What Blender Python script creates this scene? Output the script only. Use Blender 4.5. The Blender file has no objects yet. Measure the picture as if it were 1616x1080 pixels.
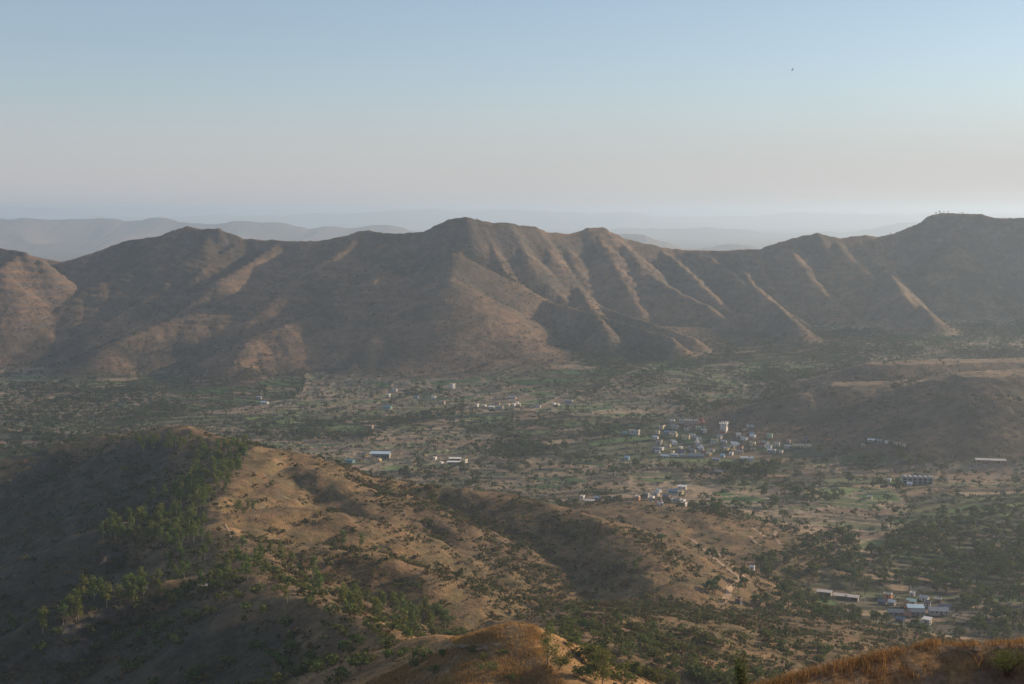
import bpy, math, random
import numpy as np
from mathutils import Vector
random.seed(7); rng = np.random.default_rng(11)
R = math.radians
scene = bpy.context.scene
COL = scene.collection

# ------------------------------------------------------------------ camera
CAMZ = 300.0; LENS = 50.0; FPX = 1616 * LENS / 36.0
PITCH = math.atan((540 - 335) / FPX)
cam_d = bpy.data.cameras.new('camera'); cam_d.lens = LENS; cam_d.sensor_width = 36
cam_d.clip_start = 0.5; cam_d.clip_end = 90000
cam = bpy.data.objects.new('camera', cam_d); COL.objects.link(cam)
cam.location = (0, 0, CAMZ); cam.rotation_euler = (math.pi / 2 - PITCH, 0, 0)
scene.camera = cam
# ------------------------------------------------------------------ light
HAZE = 7.4e-5
SUN_EL, SUN_AZ = 16.8, 63.0      # azimuth clockwise from +Y (the view direction)
w = bpy.data.worlds.new('World'); scene.world = w; w.use_nodes = True
nt = w.node_tree; bg = nt.nodes['Background']
sky = nt.nodes.new('ShaderNodeTexSky'); sky.sky_type = 'NISHITA'; sky.sun_disc = False
sky.sun_elevation = R(SUN_EL); sky.sun_rotation = R(SUN_AZ)
sky.altitude = 900; sky.air_density = 1.0; sky.dust_density = 1.0; sky.ozone_density = 2.2
# dusty dry-season air: the low sky is greyed and slightly rosy
geo = nt.nodes.new('ShaderNodeNewGeometry'); sx = nt.nodes.new('ShaderNodeSeparateXYZ'); nt.links.new(geo.outputs['Incoming'], sx.inputs[0])
mr = nt.nodes.new('ShaderNodeMapRange'); mr.interpolation_type = 'SMOOTHERSTEP'; nt.links.new(sx.outputs['Z'], mr.inputs['Value'])
mr.inputs['From Min'].default_value = -.12; mr.inputs['From Max'].default_value = .0; mr.inputs['To Min'].default_value = .30; mr.inputs['To Max'].default_value = .85
mxs = nt.nodes.new('ShaderNodeMix'); mxs.data_type = 'RGBA'; wv = nt.nodes.new('ShaderNodeMapping'); wv.inputs['Scale'].default_value = (1.2, 1.2, 7.0); nt.links.new(geo.outputs['Incoming'], wv.inputs['Vector'])
wn = nt.nodes.new('ShaderNodeTexNoise'); wn.inputs['Scale'].default_value = 2.2; wn.inputs['Detail'].default_value = 3; nt.links.new(wv.outputs[0], wn.inputs['Vector'])
wm = nt.nodes.new('ShaderNodeMath'); wm.operation = 'MULTIPLY_ADD'; wm.inputs[1].default_value = .22; nt.links.new(wn.outputs['Fac'], wm.inputs[0])
ws = nt.nodes.new('ShaderNodeMath'); ws.operation = 'SUBTRACT'; ws.inputs[1].default_value = .11; nt.links.new(mr.outputs[0], ws.inputs[0]); nt.links.new(ws.outputs[0], wm.inputs[2])
nt.links.new(wm.outputs[0], mxs.inputs[0]); nt.links.new(sky.outputs[0], mxs.inputs[6])
mxc = nt.nodes.new('ShaderNodeMix'); mxc.data_type = 'RGBA'; nt.links.new(mr.outputs[0], mxc.inputs[0]); mxc.inputs[6].default_value = (3.9, 4.4, 5.2, 1); mxc.inputs[7].default_value = (4.3, 4.02, 4.12, 1)
nt.links.new(mxc.outputs[2], mxs.inputs[7])
nt.links.new(mxs.outputs[2], bg.inputs[0]); bg.inputs[1].default_value = 0.098
sd = bpy.data.lights.new('sun', 'SUN'); sd.energy = 5.0; sd.angle = R(0.5); sd.color = (1.0, 0.75, 0.49)
sun = bpy.data.objects.new('sun', sd); COL.objects.link(sun)
sv = Vector((math.sin(R(SUN_AZ)) * math.cos(R(SUN_EL)), math.cos(R(SUN_AZ)) * math.cos(R(SUN_EL)), math.sin(R(SUN_EL))))
sun.rotation_euler = sv.to_track_quat('Z', 'Y').to_euler(); sun.location = sv * 600
scene.view_settings.view_transform = 'Standard'; scene.view_settings.look = 'None'
scene.view_settings.exposure = 0.38; scene.view_settings.gamma = 1.0
scene.cycles.use_denoising = True
scene.cycles.max_bounces = 5; scene.cycles.diffuse_bounces = 2; scene.cycles.volume_bounces = 1
scene.cycles.transparent_max_bounces = 6

# ------------------------------------------------------------------ small numpy toolkit
def P(px, py, Y):
    dx = (px - 808) / FPX; dv = (540 - py) / FPX
    d = np.array([dx, math.cos(PITCH) + dv * math.sin(PITCH), -math.sin(PITCH) + dv * math.cos(PITCH)])
    t = Y / d[1]
    return np.array([d[0] * t, Y, CAMZ + d[2] * t])
def hsh(ix, iy, s=0):
    n = (ix.astype(np.int64) * 374761393 + iy.astype(np.int64) * 668265263 + s * 1442695041) & 0xffffffff
    n = ((n ^ (n >> 13)) * 1274126177) & 0xffffffff
    n = ((n ^ (n >> 16)) * 2246822519) & 0xffffffff
    n = n ^ (n >> 15)
    return (n & 0xffffff) / float(0xffffff)
def vnoise(x, y, s=0):
    ix = np.floor(x); iy = np.floor(y); fx = x - ix; fy = y - iy
    ix = ix.astype(np.int64); iy = iy.astype(np.int64)
    u = fx * fx * fx * (fx * (fx * 6 - 15) + 10); v = fy * fy * fy * (fy * (fy * 6 - 15) + 10)
    a = hsh(ix, iy, s); b = hsh(ix + 1, iy, s); c = hsh(ix, iy + 1, s); d = hsh(ix + 1, iy + 1, s)
    return (a * (1 - u) + b * u) * (1 - v) + (c * (1 - u) + d * u) * v
def fbm(x, y, sc, octv=4, s=0, gain=.5):
    r = 0; a = 1; t = 0; x = x / sc; y = y / sc
    for o in range(octv):
        r = r + a * (vnoise(x, y, s + o) - .5); t += a; a *= gain
        x, y = x * 1.9 * .8 + y * 1.9 * .6 + 7.3, -x * 1.9 * .6 + y * 1.9 * .8 + 3.1
    return r / t * 2
def sstep(a, b, x):
    t = np.clip((x - a) / (b - a), 0, 1); return t * t * (3 - 2 * t)
def smax(a, b, k):
    h = np.clip(.5 + .5 * (a - b) / k, 0, 1)
    return b + (a - b) * h + k * h * (1 - h)

# ------------------------------------------------------------------ ridges and spurs
TENTS = []     # (points, slope, rounding, reach)
def tent(pts, slope=.6, w=8., reach=700, flat=0., prof=0.):
    TENTS.append((np.array(pts, float), slope, w, reach, flat, prof))
def tent_height(x, y, tents):
    out = np.full(x.shape, -1e3)
    for pts, sl, w_, reach, flat, prof in tents:
        x0, x1 = pts[:, 0].min() - reach, pts[:, 0].max() + reach
        y0, y1 = pts[:, 1].min() - reach, pts[:, 1].max() + reach
        idx = np.nonzero((x > x0) & (x < x1) & (y > y0) & (y < y1))[0]
        if len(idx) == 0: continue
        X = x[idx]; Yv = y[idx]; best = np.full(X.shape, -1e3)
        for i in range(len(pts) - 1):
            a = pts[i]; b = pts[i + 1]; ab = b[:2] - a[:2]; L2 = ab @ ab + 1e-9
            t = np.clip(((X - a[0]) * ab[0] + (Yv - a[1]) * ab[1]) / L2, 0, 1)
            d = np.hypot(X - a[0] - ab[0] * t, Yv - a[1] - ab[1] * t)
            d = np.maximum(d - flat, 0)
            dd = np.sqrt(d * d + w_ * w_) - w_
            if prof > 0: dd = prof * (1 - np.exp(-dd / prof)) * 1.0
            best = np.maximum(best, a[2] + (b[2] - a[2]) * t - sl * dd)
        out[idx] = np.where(out[idx] < -900, best, smax(out[idx], best, 3.0))
    return out
# main crest of the far range: pixel, pixel, depth
CREST = [(-260, 372, 3050), (-120, 366, 3100), (-40, 385, 3129), (30, 400, 3155), (98, 413, 3180), (112, 411, 3171), (150, 398, 3147), (176, 388, 3130), (200, 380, 3115), (250, 373, 3084), (275, 363, 3068), (296, 356, 3055), (318, 361, 3054), (345, 360, 3053), (385, 377, 3052), (440, 380, 3051), (500, 381, 3050), (540, 373, 3035), (565, 366, 3026), (582, 364, 3020), (605, 368, 3012), (630, 369, 3002), (668, 366, 2989), (688, 356, 2982), (708, 346, 2974), (735, 342, 2965), (755, 347, 2975), (775, 351, 2986), (800, 351, 3000), (820, 356, 3016), (843, 357, 3035), (862, 366, 3051), (900, 368, 3085), (915, 365, 3098), (928, 359, 3109), (950, 358, 3126), (962, 366, 3134), (985, 376, 3150), (1020, 384, 3168), (1060, 393, 3184), (1120, 395, 3200), (1195, 394, 3200), (1225, 384, 3207), (1255, 375, 3216), (1290, 368, 3227), (1310, 373, 3235), (1325, 376, 3243), (1345, 373, 3255), (1365, 371, 3266), (1385, 374, 3277), (1410, 369, 3291), (1437, 358, 3300), (1455, 352, 3312), (1470, 340, 3323), (1485, 336.5, 3326), (1530, 337, 3296), (1550, 338, 3283), (1566, 343, 3273), (1590, 344, 3257), (1616, 344, 3240), (1700, 340, 3300), (1820, 335, 3450), (2100, 345, 3600), (2500, 350, 3700)]
CR = np.array([P(*c) for c in CREST])
def spur(pix, Yend, slope=.62, w=7, start=None, foot=True):
    """pixel course of a spur crest, from the main crest to its foot at depth Yend"""
    pxs = [p[0] for p in pix]; pys = [p[1] for p in pix]
    if start is None: start = np.interp(pxs[0], [c[0] for c in CREST], [c[2] for c in CREST])
    n = len(pix); out = []
    for i, (a, b) in enumerate(pix):
        t = (b - pys[0]) / max(1e-6, pys[-1] - pys[0]); out.append(P(a, b, start + (Yend - start) * t))
    if foot:
        dv = out[-1] - out[-2]; dv = dv / np.hypot(dv[0], dv[1]); rt = Yend > 2750 and pxs[0] > 740; e = out[-1] + dv * (330 if rt else 170); e[2] = out[-1][2] - (58 if rt else 75); out.append(e)
    tent(out, slope, w, 420)
tent(CR, 1.05, 8, 700)
spur([(722, 358), (723, 400), (736, 420), (745, 445), (742, 480), (745, 520), (748, 560), (742, 592)], 2460, .66, 8)
spur([(735, 352), (752, 404), (775, 432), (807, 460), (850, 488), (890, 520), (925, 560)], 2720, .85, 5)
spur([(765, 352), (780, 395), (795, 425), (822, 448), (850, 470)], 2800, .9, 4)
spur([(803, 354), (830, 400), (842, 425), (862, 447), (885, 468), (915, 490), (936, 507)], 2790, .88, 11)
spur([(845, 360), (862, 393), (872, 423), (886, 450), (905, 470)], 2880, .9, 8)
spur([(884, 370), (897, 395), (906, 420), (912, 452)], 2930, .9, 8)
spur([(938, 360), (952, 387), (972, 422), (988, 453), (1005, 483), (1012, 505)], 2850, .85, 11)
spur([(966, 370), (988, 392), (1012, 420), (1045, 446), (1078, 464), (1114, 481), (1156, 512)], 2830, .82, 11)
spur([(1038, 390), (1062, 408), (1084, 428), (1113, 457), (1146, 487), (1170, 510)], 2860, .88, 11)
spur([(1110, 397), (1146, 424), (1180, 453), (1213, 482), (1250, 512)], 2860, .85, 11)
spur([(1150, 397), (1172, 425), (1184, 446)], 3050, .9, 8)
spur([(1192, 397), (1204, 430), (1222, 464), (1242, 492)], 2950, .85, 11)
spur([(1239, 381), (1262, 415), (1282, 443), (1313, 472), (1345, 498), (1382, 524)], 2850, .75, 14)
spur([(1312, 375), (1333, 399), (1362, 425), (1404, 454), (1426, 478), (1432, 506), (1445, 540)], 2780, .72, 14)
spur([(1346, 375), (1368, 392), (1382, 412), (1390, 430)], 3120, .9, 8)
spur([(1379, 375), (1390, 398), (1396, 420)], 3150, .9, 8)
spur([(1508, 339), (1504, 386), (1500, 430), (1480, 480), (1462, 520)], 2960, .7, 8)
spur([(1720, 342), (1705, 400), (1680, 470), (1655, 530), (1610, 575)], 2560, .7, 10)
# left of the main peak
spur([(270, 366), (262, 400), (204, 428), (160, 446), (118, 470), (60, 510)], 2700, .52, 8)
spur([(330, 362), (322, 390), (300, 412), (262, 446), (220, 480), (170, 510)], 2700, .55, 7)
spur([(384, 378), (345, 402), (320, 425)], 2900, .6, 6)
spur([(500, 382), (461, 442), (400, 458), (354, 478), (300, 496), (236, 516), (160, 549)], 2520, .45, 9)
spur([(628, 370), (583, 455), (540, 466), (500, 492), (450, 512), (400, 532), (370, 570)], 2440, .46, 9)
spur([(716, 400), (712, 440), (690, 458), (664, 486), (636, 512), (590, 530), (555, 572)], 2470, .52, 8, start=2800)
spur([(440, 382), (400, 412), (350, 440)], 2830, .6, 8)
spur([(570, 366), (520, 410), (480, 436)], 2820, .6, 8)
# separate hill at the far left
tent([P(-200, 380, 2950), P(-60, 390, 2900), P(0, 392, 2880), P(40, 398, 2860), P(62, 408, 2860)], .85, 6, 500)
tent([P(34, 400, 2860), P(0, 425, 2780), P(-60, 470, 2680), P(-130, 520, 2600)], .75, 8, 420)
# aprons below the central spur
tent([P(742, 560, 2520), P(800, 560, 2500), P(874, 572, 2480)], .28, 20, 300)
tent([P(664, 540, 2560), P(824, 536, 2560)], .33, 20, 300)
tent([P(1010, 515, 2830), P(1160, 520, 2800), P(1260, 528, 2800)], .2, 25, 350)
# low plateaus on the right of the valley floor
tent([P(1400, 573, 2160), P(1500, 570, 2190), P(1700, 566, 2230)], .36, 8, 330, flat=26)
tent([P(1345, 606, 1980), P(1430, 604, 1990), P(1520, 600, 2010)], .36, 8, 330, flat=24)
tent([P(1545, 590, 1890), P(1640, 586, 1900), P(1760, 580, 1920)], .36, 8, 330, flat=28)
tent([P(1215, 645, 1960), P(1280, 622, 1960), P(1350, 612, 1960), P(1420, 640, 1880)], .3, 10, 250, flat=10)
N_FAR = len(TENTS)
# near hill -------------------------------------------------------
A_CREST = [P(470, 942, 572), P(430, 915, 640), P(392, 880, 720), P(352, 840, 800), P(340, 795, 900), P(372, 740, 1010), P(392, 705, 1095), P(330, 690, 1180), P(272, 671, 1266), P(215, 685, 1320), P(170, 686, 1340), P(110, 700, 1330), P(50, 716, 1310), P(-10, 733, 1280), P(-120, 765, 1230)]
tent(A_CREST, .52, 16, 600)
tent([P(820, 990, 360), P(790, 992, 372), P(735, 1004, 392), P(670, 1008, 425), P(600, 990, 475), P(540, 965, 525), P(470, 942, 572)], .62, 6, 450)
tent([P(390, 704, 1095), P(455, 712, 1110), P(520, 742, 1120), P(610, 755, 1120), P(700, 768, 1120), P(780, 777, 1105), P(850, 792, 1090), P(932, 813, 1060), P(985, 840, 1020), P(1018, 875, 960), P(1028, 905, 920)], .42, 10, 400)
tent([P(590, 757, 1110), P(650, 795, 1040), P(719, 841, 965), P(760, 878, 920), P(804, 918, 880), P(860, 955, 850), P(923, 985, 830)], .42, 8, 300)
tent([P(400, 862, 750), P(480, 858, 760), P(560, 872, 760), P(610, 885, 755), P(650, 903, 745), P(720, 942, 735), P(800, 980, 730)], .42, 8, 300)
tent([P(360, 815, 850), P(430, 800, 880), P(490, 802, 890), P(540, 830, 880), P(600, 880, 850)], .4, 12, 300)
tent([P(480, 735, 1060), P(560, 775, 1010), P(620, 830, 950), P(680, 885, 890)], .42, 8, 250)
# right flank running down to the valley
tent([P(1000, 1085, 560), P(1090, 1060, 660), P(1180, 1040, 760), P(1260, 1034, 860)], .30, 25, 420)
tent([P(860, 1000, 560), P(950, 985, 660), P(1030, 985, 760), P(1120, 985, 860)], .26, 22, 350)
# second, smooth low hill
tent([P(960, 806, 1280), P(1010, 799, 1310), P(1080, 816, 1270), P(1130, 838, 1220), P(1168, 870, 1165), P(1178, 905, 1110), P(1165, 945, 1040)], .20, 22, 330)
tent([P(1010, 799, 1310), P(1040, 840, 1200), P(1060, 880, 1120), P(1080, 915, 1040)], .22, 18, 330)
# left face shoulders in the shade
tent([P(150, 838, 845), P(190, 828, 856), P(240, 820, 866), P(330, 808, 885)], .55, 14, 350)
tent([P(18, 1002, 640), P(95, 957, 655), P(160, 935, 670), P(250, 925, 687), P(330, 910, 700), P(400, 900, 712)], .78, 10, 350)
tent([P(700, 1010, 405), P(640, 1060, 380), P(560, 1120, 360)], .45, 8, 300)
# the camera's own mountain
tent([(-40, -300, 330), (0, -60, 316), (0, -6, 298), (3, 60, 262), (6, 150, 226), (8, 250, 203), (14, 320, 190), P(820, 996, 356)], .62, 7, 450)
tent([P(820, 990, 360), P(800, 1030, 345), P(760, 1075, 325), P(740, 1120, 300)], .62, 8, 250)
tent([(-40, -300, 330), (120, -60, 318), (260, 120, 300), (420, 320, 245), (560, 560, 175), (640, 820, 112), (690, 1020, 92), (730, 1250, 74), (800, 1500, 60)], .6, 20, 700)
# foreground knob at the lower right
KN = [P(1130, 1122, 57), P(1190, 1092, 59), P(1300, 1060, 61), P(1385, 1040, 62.5), P(1430, 1025, 63), P(1480, 1016, 63.5), P(1560, 1027, 63.2), P(1640, 1034, 63), P(1760, 1040, 62)]
tent(KN, .88, 1.0, 60)
tent([KN[-1], (60, 56, 280), (120, 10, 302)], .55, 4, 120)

def floor_z(x, y):
    f = np.clip((y - 1950) / 950, 0, 1) * 56 * sstep(-350, 250, x) + sstep(1900, 2700, y) * 14 * (1 - sstep(-350, 250, x))
    f = f + sstep(300, 900, x) * sstep(1200, 2200, y) * 14
    f = f + sstep(1200, 850, y) * sstep(-100, 150, x) * 6
    f = f - 60 * sstep(3600, 4600, y)
    return f + fbm(x, y, 420, 3, 5) * 5
def fields(x, y):
    """patchwork of terraced fields: returns id hash, edge distance, cross fraction, patch hash"""
    wx = x + fbm(x, y, 160, 3, 21) * 34; wy = y + fbm(x, y, 140, 3, 31) * 30
    C = 190.0
    ix = np.floor(wx / C).astype(np.int64); iy = np.floor(wy / C).astype(np.int64)
    d1 = np.full(x.shape, 1e9); d2 = np.full(x.shape, 1e9); pa = np.zeros(x.shape, np.int64); pb = np.zeros(x.shape, np.int64)
    for i in (-1, 0, 1):
        for j in (-1, 0, 1):
            cx = ix + i; cy = iy + j
            sx = (cx + .15 + .7 * hsh(cx, cy, 3)) * C; sy = (cy + .15 + .7 * hsh(cx, cy, 4)) * C
            d = np.hypot((wx - sx) * .8, (wy - sy) * 1.25)
            m = d < d1
            d2 = np.where(m, d1, np.minimum(d2, d)); d1 = np.where(m, d, d1)
            pa = np.where(m, cx, pa); pb = np.where(m, cy, pb)
    ph = hsh(pa, pb, 9); ph2 = hsh(pa, pb, 10)
    ang = (hsh(pa, pb, 11) - .5) * 1.0
    rh = 19 + 22 * ph2; cl = 45 + 100 * hsh(pa, pb, 12)
    b = -wx * np.sin(ang) + wy * np.cos(ang) + fbm(x, y, 60, 2, 41) * 5; a = wx * np.cos(ang) + wy * np.sin(ang)
    row = np.floor(b / rh); fb = b / rh - row
    ca = a / cl + hsh(row.astype(np.int64), pa, 13) * 5; colm = np.floor(ca); fa = ca - colm
    fid = hsh(row.astype(np.int64) * 131 + pa * 17, colm.astype(np.int64) * 57 + pb * 29, 14)
    e = np.minimum(np.minimum(fb, 1 - fb) * rh, np.minimum(fa, 1 - fa) * cl)
    e = np.minimum(e, (d2 - d1) * .5)
    # about half the patches are irregular plots instead of long strips
    sx_, sy_ = wx / 62, wy / 34
    jx = np.floor(sx_).astype(np.int64); jy = np.floor(sy_).astype(np.int64)
    q1 = np.full(x.shape, 1e9); q2 = np.full(x.shape, 1e9); qh = np.zeros(x.shape); qy = np.zeros(x.shape)
    for i in (-1, 0, 1):
        for j in (-1, 0, 1):
            cx = jx + i; cy = jy + j; hy = cy + .1 + .8 * hsh(cx, cy, 44)
            d = np.abs(sx_ - (cx + .1 + .8 * hsh(cx, cy, 43))) + np.abs(sy_ - hy) * 1.1
            m = d < q1; q2 = np.where(m, q1, np.minimum(q2, d)); q1 = np.where(m, d, q1)
            qh = np.where(m, hsh(cx, cy, 45), qh); qy = np.where(m, sy_ - hy, qy)
    irr = hsh(pa, pb, 46) > .42
    fid = np.where(irr, qh, fid); fb = np.where(irr, np.clip(.5 + qy * .55, 0, 1), fb)
    e = np.where(irr, np.minimum((q2 - q1) * 20, (d2 - d1) * .5), e)
    return fid, e, fb, ph
def strata(z, x, y):
    """small rock benches, a few metres each"""
    p = 11 + 3 * np.sin(x * .004); q = z / p + fbm(x, y, 150, 2, 77) * .6; f = q - np.floor(q)
    return (sstep(.25, .95, f) - f) * p
def height_parts(x, y):
    shp = x.shape; x = x.ravel().astype(float); y = y.ravel().astype(float)
    far = y > 1500
    tz = np.full(x.shape, -1e3); fl = floor_z(x, y)
    # warp so that the crests and gullies wander a little
    dn = sstep(60, 900, y); 
    wx = x + fbm(x, y, 130, 3, 51) * np.where(far, 3, 5) * dn; wy = y + fbm(x, y, 130, 3, 61) * np.where(far, 3, 5) * dn
    i = np.nonzero(y > 1300)[0]; tz[i] = tent_height(wx[i], wy[i], TENTS[:N_FAR])
    i = np.nonzero(y < 1900)[0]; tz[i] = np.maximum(tz[i], tent_height(wx[i], wy[i], TENTS[N_FAR:]))
    k = np.where(y > 1700, 26., 10.); k = np.where(y < 120, 2., k)
    z = smax(tz, fl, k)
    rel = np.clip((z - fl) / 30, 0, 1)                       # 0 on the valley floor, 1 on the hills
    hi = rel * dn
    # gullied noise on slopes
    rn = 1 - np.abs(fbm(x, y, 75, 4, 71)) * 2
    z = z + hi * ((rn - .6) * np.where(far, 1.2, 1.5) + fbm(x, y, 28, 3, 81) * np.where(far, .9, 1.9) + fbm(x, y, 9, 2, 88) * .9)
    z = z + hi * strata(z, x, y) * np.where(far, .36 * sstep(30, 95, z - fl) * (1 + 1.2 * fbm(x, y, 260, 2, 79)), .40)
    z = z + (1 - dn) * (fbm(x, y, 14, 3, 90) * .35 + fbm(x, y, 2.6, 3, 91) * .16 + fbm(x, y, .7, 2, 92) * .06) * sstep(3, 20, y)
    fm = (1 - sstep(.10, .45, rel)) * sstep(860, 940, y) * (1 - sstep(2900, 3200, y))
    fid, e, fb, ph = np.zeros_like(x), np.full(x.shape, 99.), np.full(x.shape, .5), np.full(x.shape, .5)
    j = np.nonzero(fm > .002)[0]
    if len(j): fid[j], e[j], fb[j], ph[j] = fields(x[j], y[j])
    th = 1.2 + 1.1 * ph + .8 * sstep(1900, 2400, y)
    z = z + fm * th * (.5 - fb) * np.where(ph < .85, 1, .2)
    z = z + fm * np.exp(-(e / 1.6) ** 2) * .5
    return [v.reshape(shp) for v in (z, rel, fm, fid, e, fb, ph)]
def H(x, y): return height_parts(np.atleast_1d(np.asarray(x, float)), np.atleast_1d(np.asarray(y, float)))[0]
# ------------------------------------------------------------------ mesh helpers
def new_mesh(name, V, F, mats, attr=None, smooth=False, mat_idx=None):
    """V (n,3), F (m,k) with k = 3 or 4"""
    V = np.asarray(V, np.float32); F = np.asarray(F, np.int32)
    me = bpy.data.meshes.new(name); k = F.shape[1]
    me.vertices.add(len(V)); me.vertices.foreach_set('co', V.ravel())
    me.loops.add(F.size); me.loops.foreach_set('vertex_index', F.ravel())
    me.polygons.add(len(F)); me.polygons.foreach_set('loop_start', np.arange(0, F.size, k, dtype=np.int32))
    try: me.polygons.foreach_set('loop_total', np.full(len(F), k, np.int32))
    except Exception: pass
    if smooth: me.polygons.foreach_set('use_smooth', np.ones(len(F), bool))
    else: me.polygons.foreach_set('use_smooth', np.zeros(len(F), bool))
    if mat_idx is not None: me.polygons.foreach_set('material_index', np.asarray(mat_idx, np.int32))
    if attr is not None:
        a = me.color_attributes.new('Col', 'FLOAT_COLOR', 'POINT')
        c = np.ones((len(V), 4), np.float32); c[:, :attr.shape[1]] = attr; a.data.foreach_set('color', c.ravel())
    for m in (mats if isinstance(mats, (list, tuple)) else [mats]): me.materials.append(m)
    me.update(calc_edges=True)
    return me
def link(name, me, parent=None, **props):
    o = bpy.data.objects.new(name, me); COL.objects.link(o)
    if parent is not None: o.parent = parent
    for k, v in props.items():
        if v is not None: o[k] = v
    return o

def mat_base(name, rough=.95):
    m = bpy.data.materials.new(name); m.use_nodes = True
    b = m.node_tree.nodes['Principled BSDF']; b.inputs['Roughness'].default_value = rough
    b.inputs['Specular IOR Level'].default_value = .15
    return m, m.node_tree, b
def N(nt, t, **kw):
    n = nt.nodes.new(t)
    for k, v in kw.items():
        if k in n.inputs.keys(): n.inputs[k].default_value = v
        else: setattr(n, k, v)
    return n
def ground_material(name, scales, amt, bump=0., tint=None, tscale=30):
    """vertex colour broken up by object-space noise"""
    m, t, b = mat_base(name)
    at = N(t, 'ShaderNodeAttribute', attribute_name='Col'); tc = N(t, 'ShaderNodeTexCoord')
    cur = at.outputs['Color']; last = None
    if tint:
        nz = N(t, 'ShaderNodeTexNoise', Scale=1.0 / tscale, Detail=6, Roughness=.65); t.links.new(tc.outputs['Object'], nz.inputs['Vector'])
        rp = N(t, 'ShaderNodeMapRange'); rp.inputs['From Min'].default_value = .5; rp.inputs['From Max'].default_value = .66
        rp.inputs['To Max'].default_value = .5
        t.links.new(nz.outputs['Fac'], rp.inputs['Value'])
        mx = N(t, 'ShaderNodeMix', data_type='RGBA'); t.links.new(rp.outputs[0], mx.inputs['Factor'])
        t.links.new(cur, mx.inputs[6]); mx.inputs[7].default_value = (*tint, 1); cur = mx.outputs[2]
    for s in scales:
        nz = N(t, 'ShaderNodeTexNoise', Scale=1.0 / s, Detail=4, Roughness=.7); t.links.new(tc.outputs['Object'], nz.inputs['Vector'])
        rp = N(t, 'ShaderNodeMapRange'); rp.inputs['From Min'].default_value = .3; rp.inputs['From Max'].default_value = .7
        rp.inputs['To Min'].default_value = 1 - amt; rp.inputs['To Max'].default_value = 1 + amt
        t.links.new(nz.outputs['Fac'], rp.inputs['Value'])
        mx = N(t, 'ShaderNodeMix', data_type='RGBA', blend_type='MULTIPLY'); mx.inputs['Factor'].default_value = 1
        t.links.new(cur, mx.inputs[6]); t.links.new(rp.outputs[0], mx.inputs[7]); cur = mx.outputs[2]; last = nz
    t.links.new(cur, b.inputs['Base Color'])
    if bump:
        bp = N(t, 'ShaderNodeBump', Strength=.9, Distance=bump); t.links.new(last.outputs['Fac'], bp.inputs['Height']); t.links.new(bp.outputs[0], b.inputs['Normal'])
    return m
M_VALLEY = ground_material('valley soil', (22, 5), .28)
M_HILL = ground_material('dry hillside grass', (14, 2.4), .42, bump=.9, tint=(.085, .07, .035), tscale=22)
M_RANGE = ground_material('dry mountain slope', (45, 12), .3, bump=2.5, tint=(.08, .07, .05), tscale=60)
M_FORE = ground_material('dry grass and rock', (2.5, .35), .45, bump=.12, tint=(.10, .065, .035), tscale=2.2)

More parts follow.
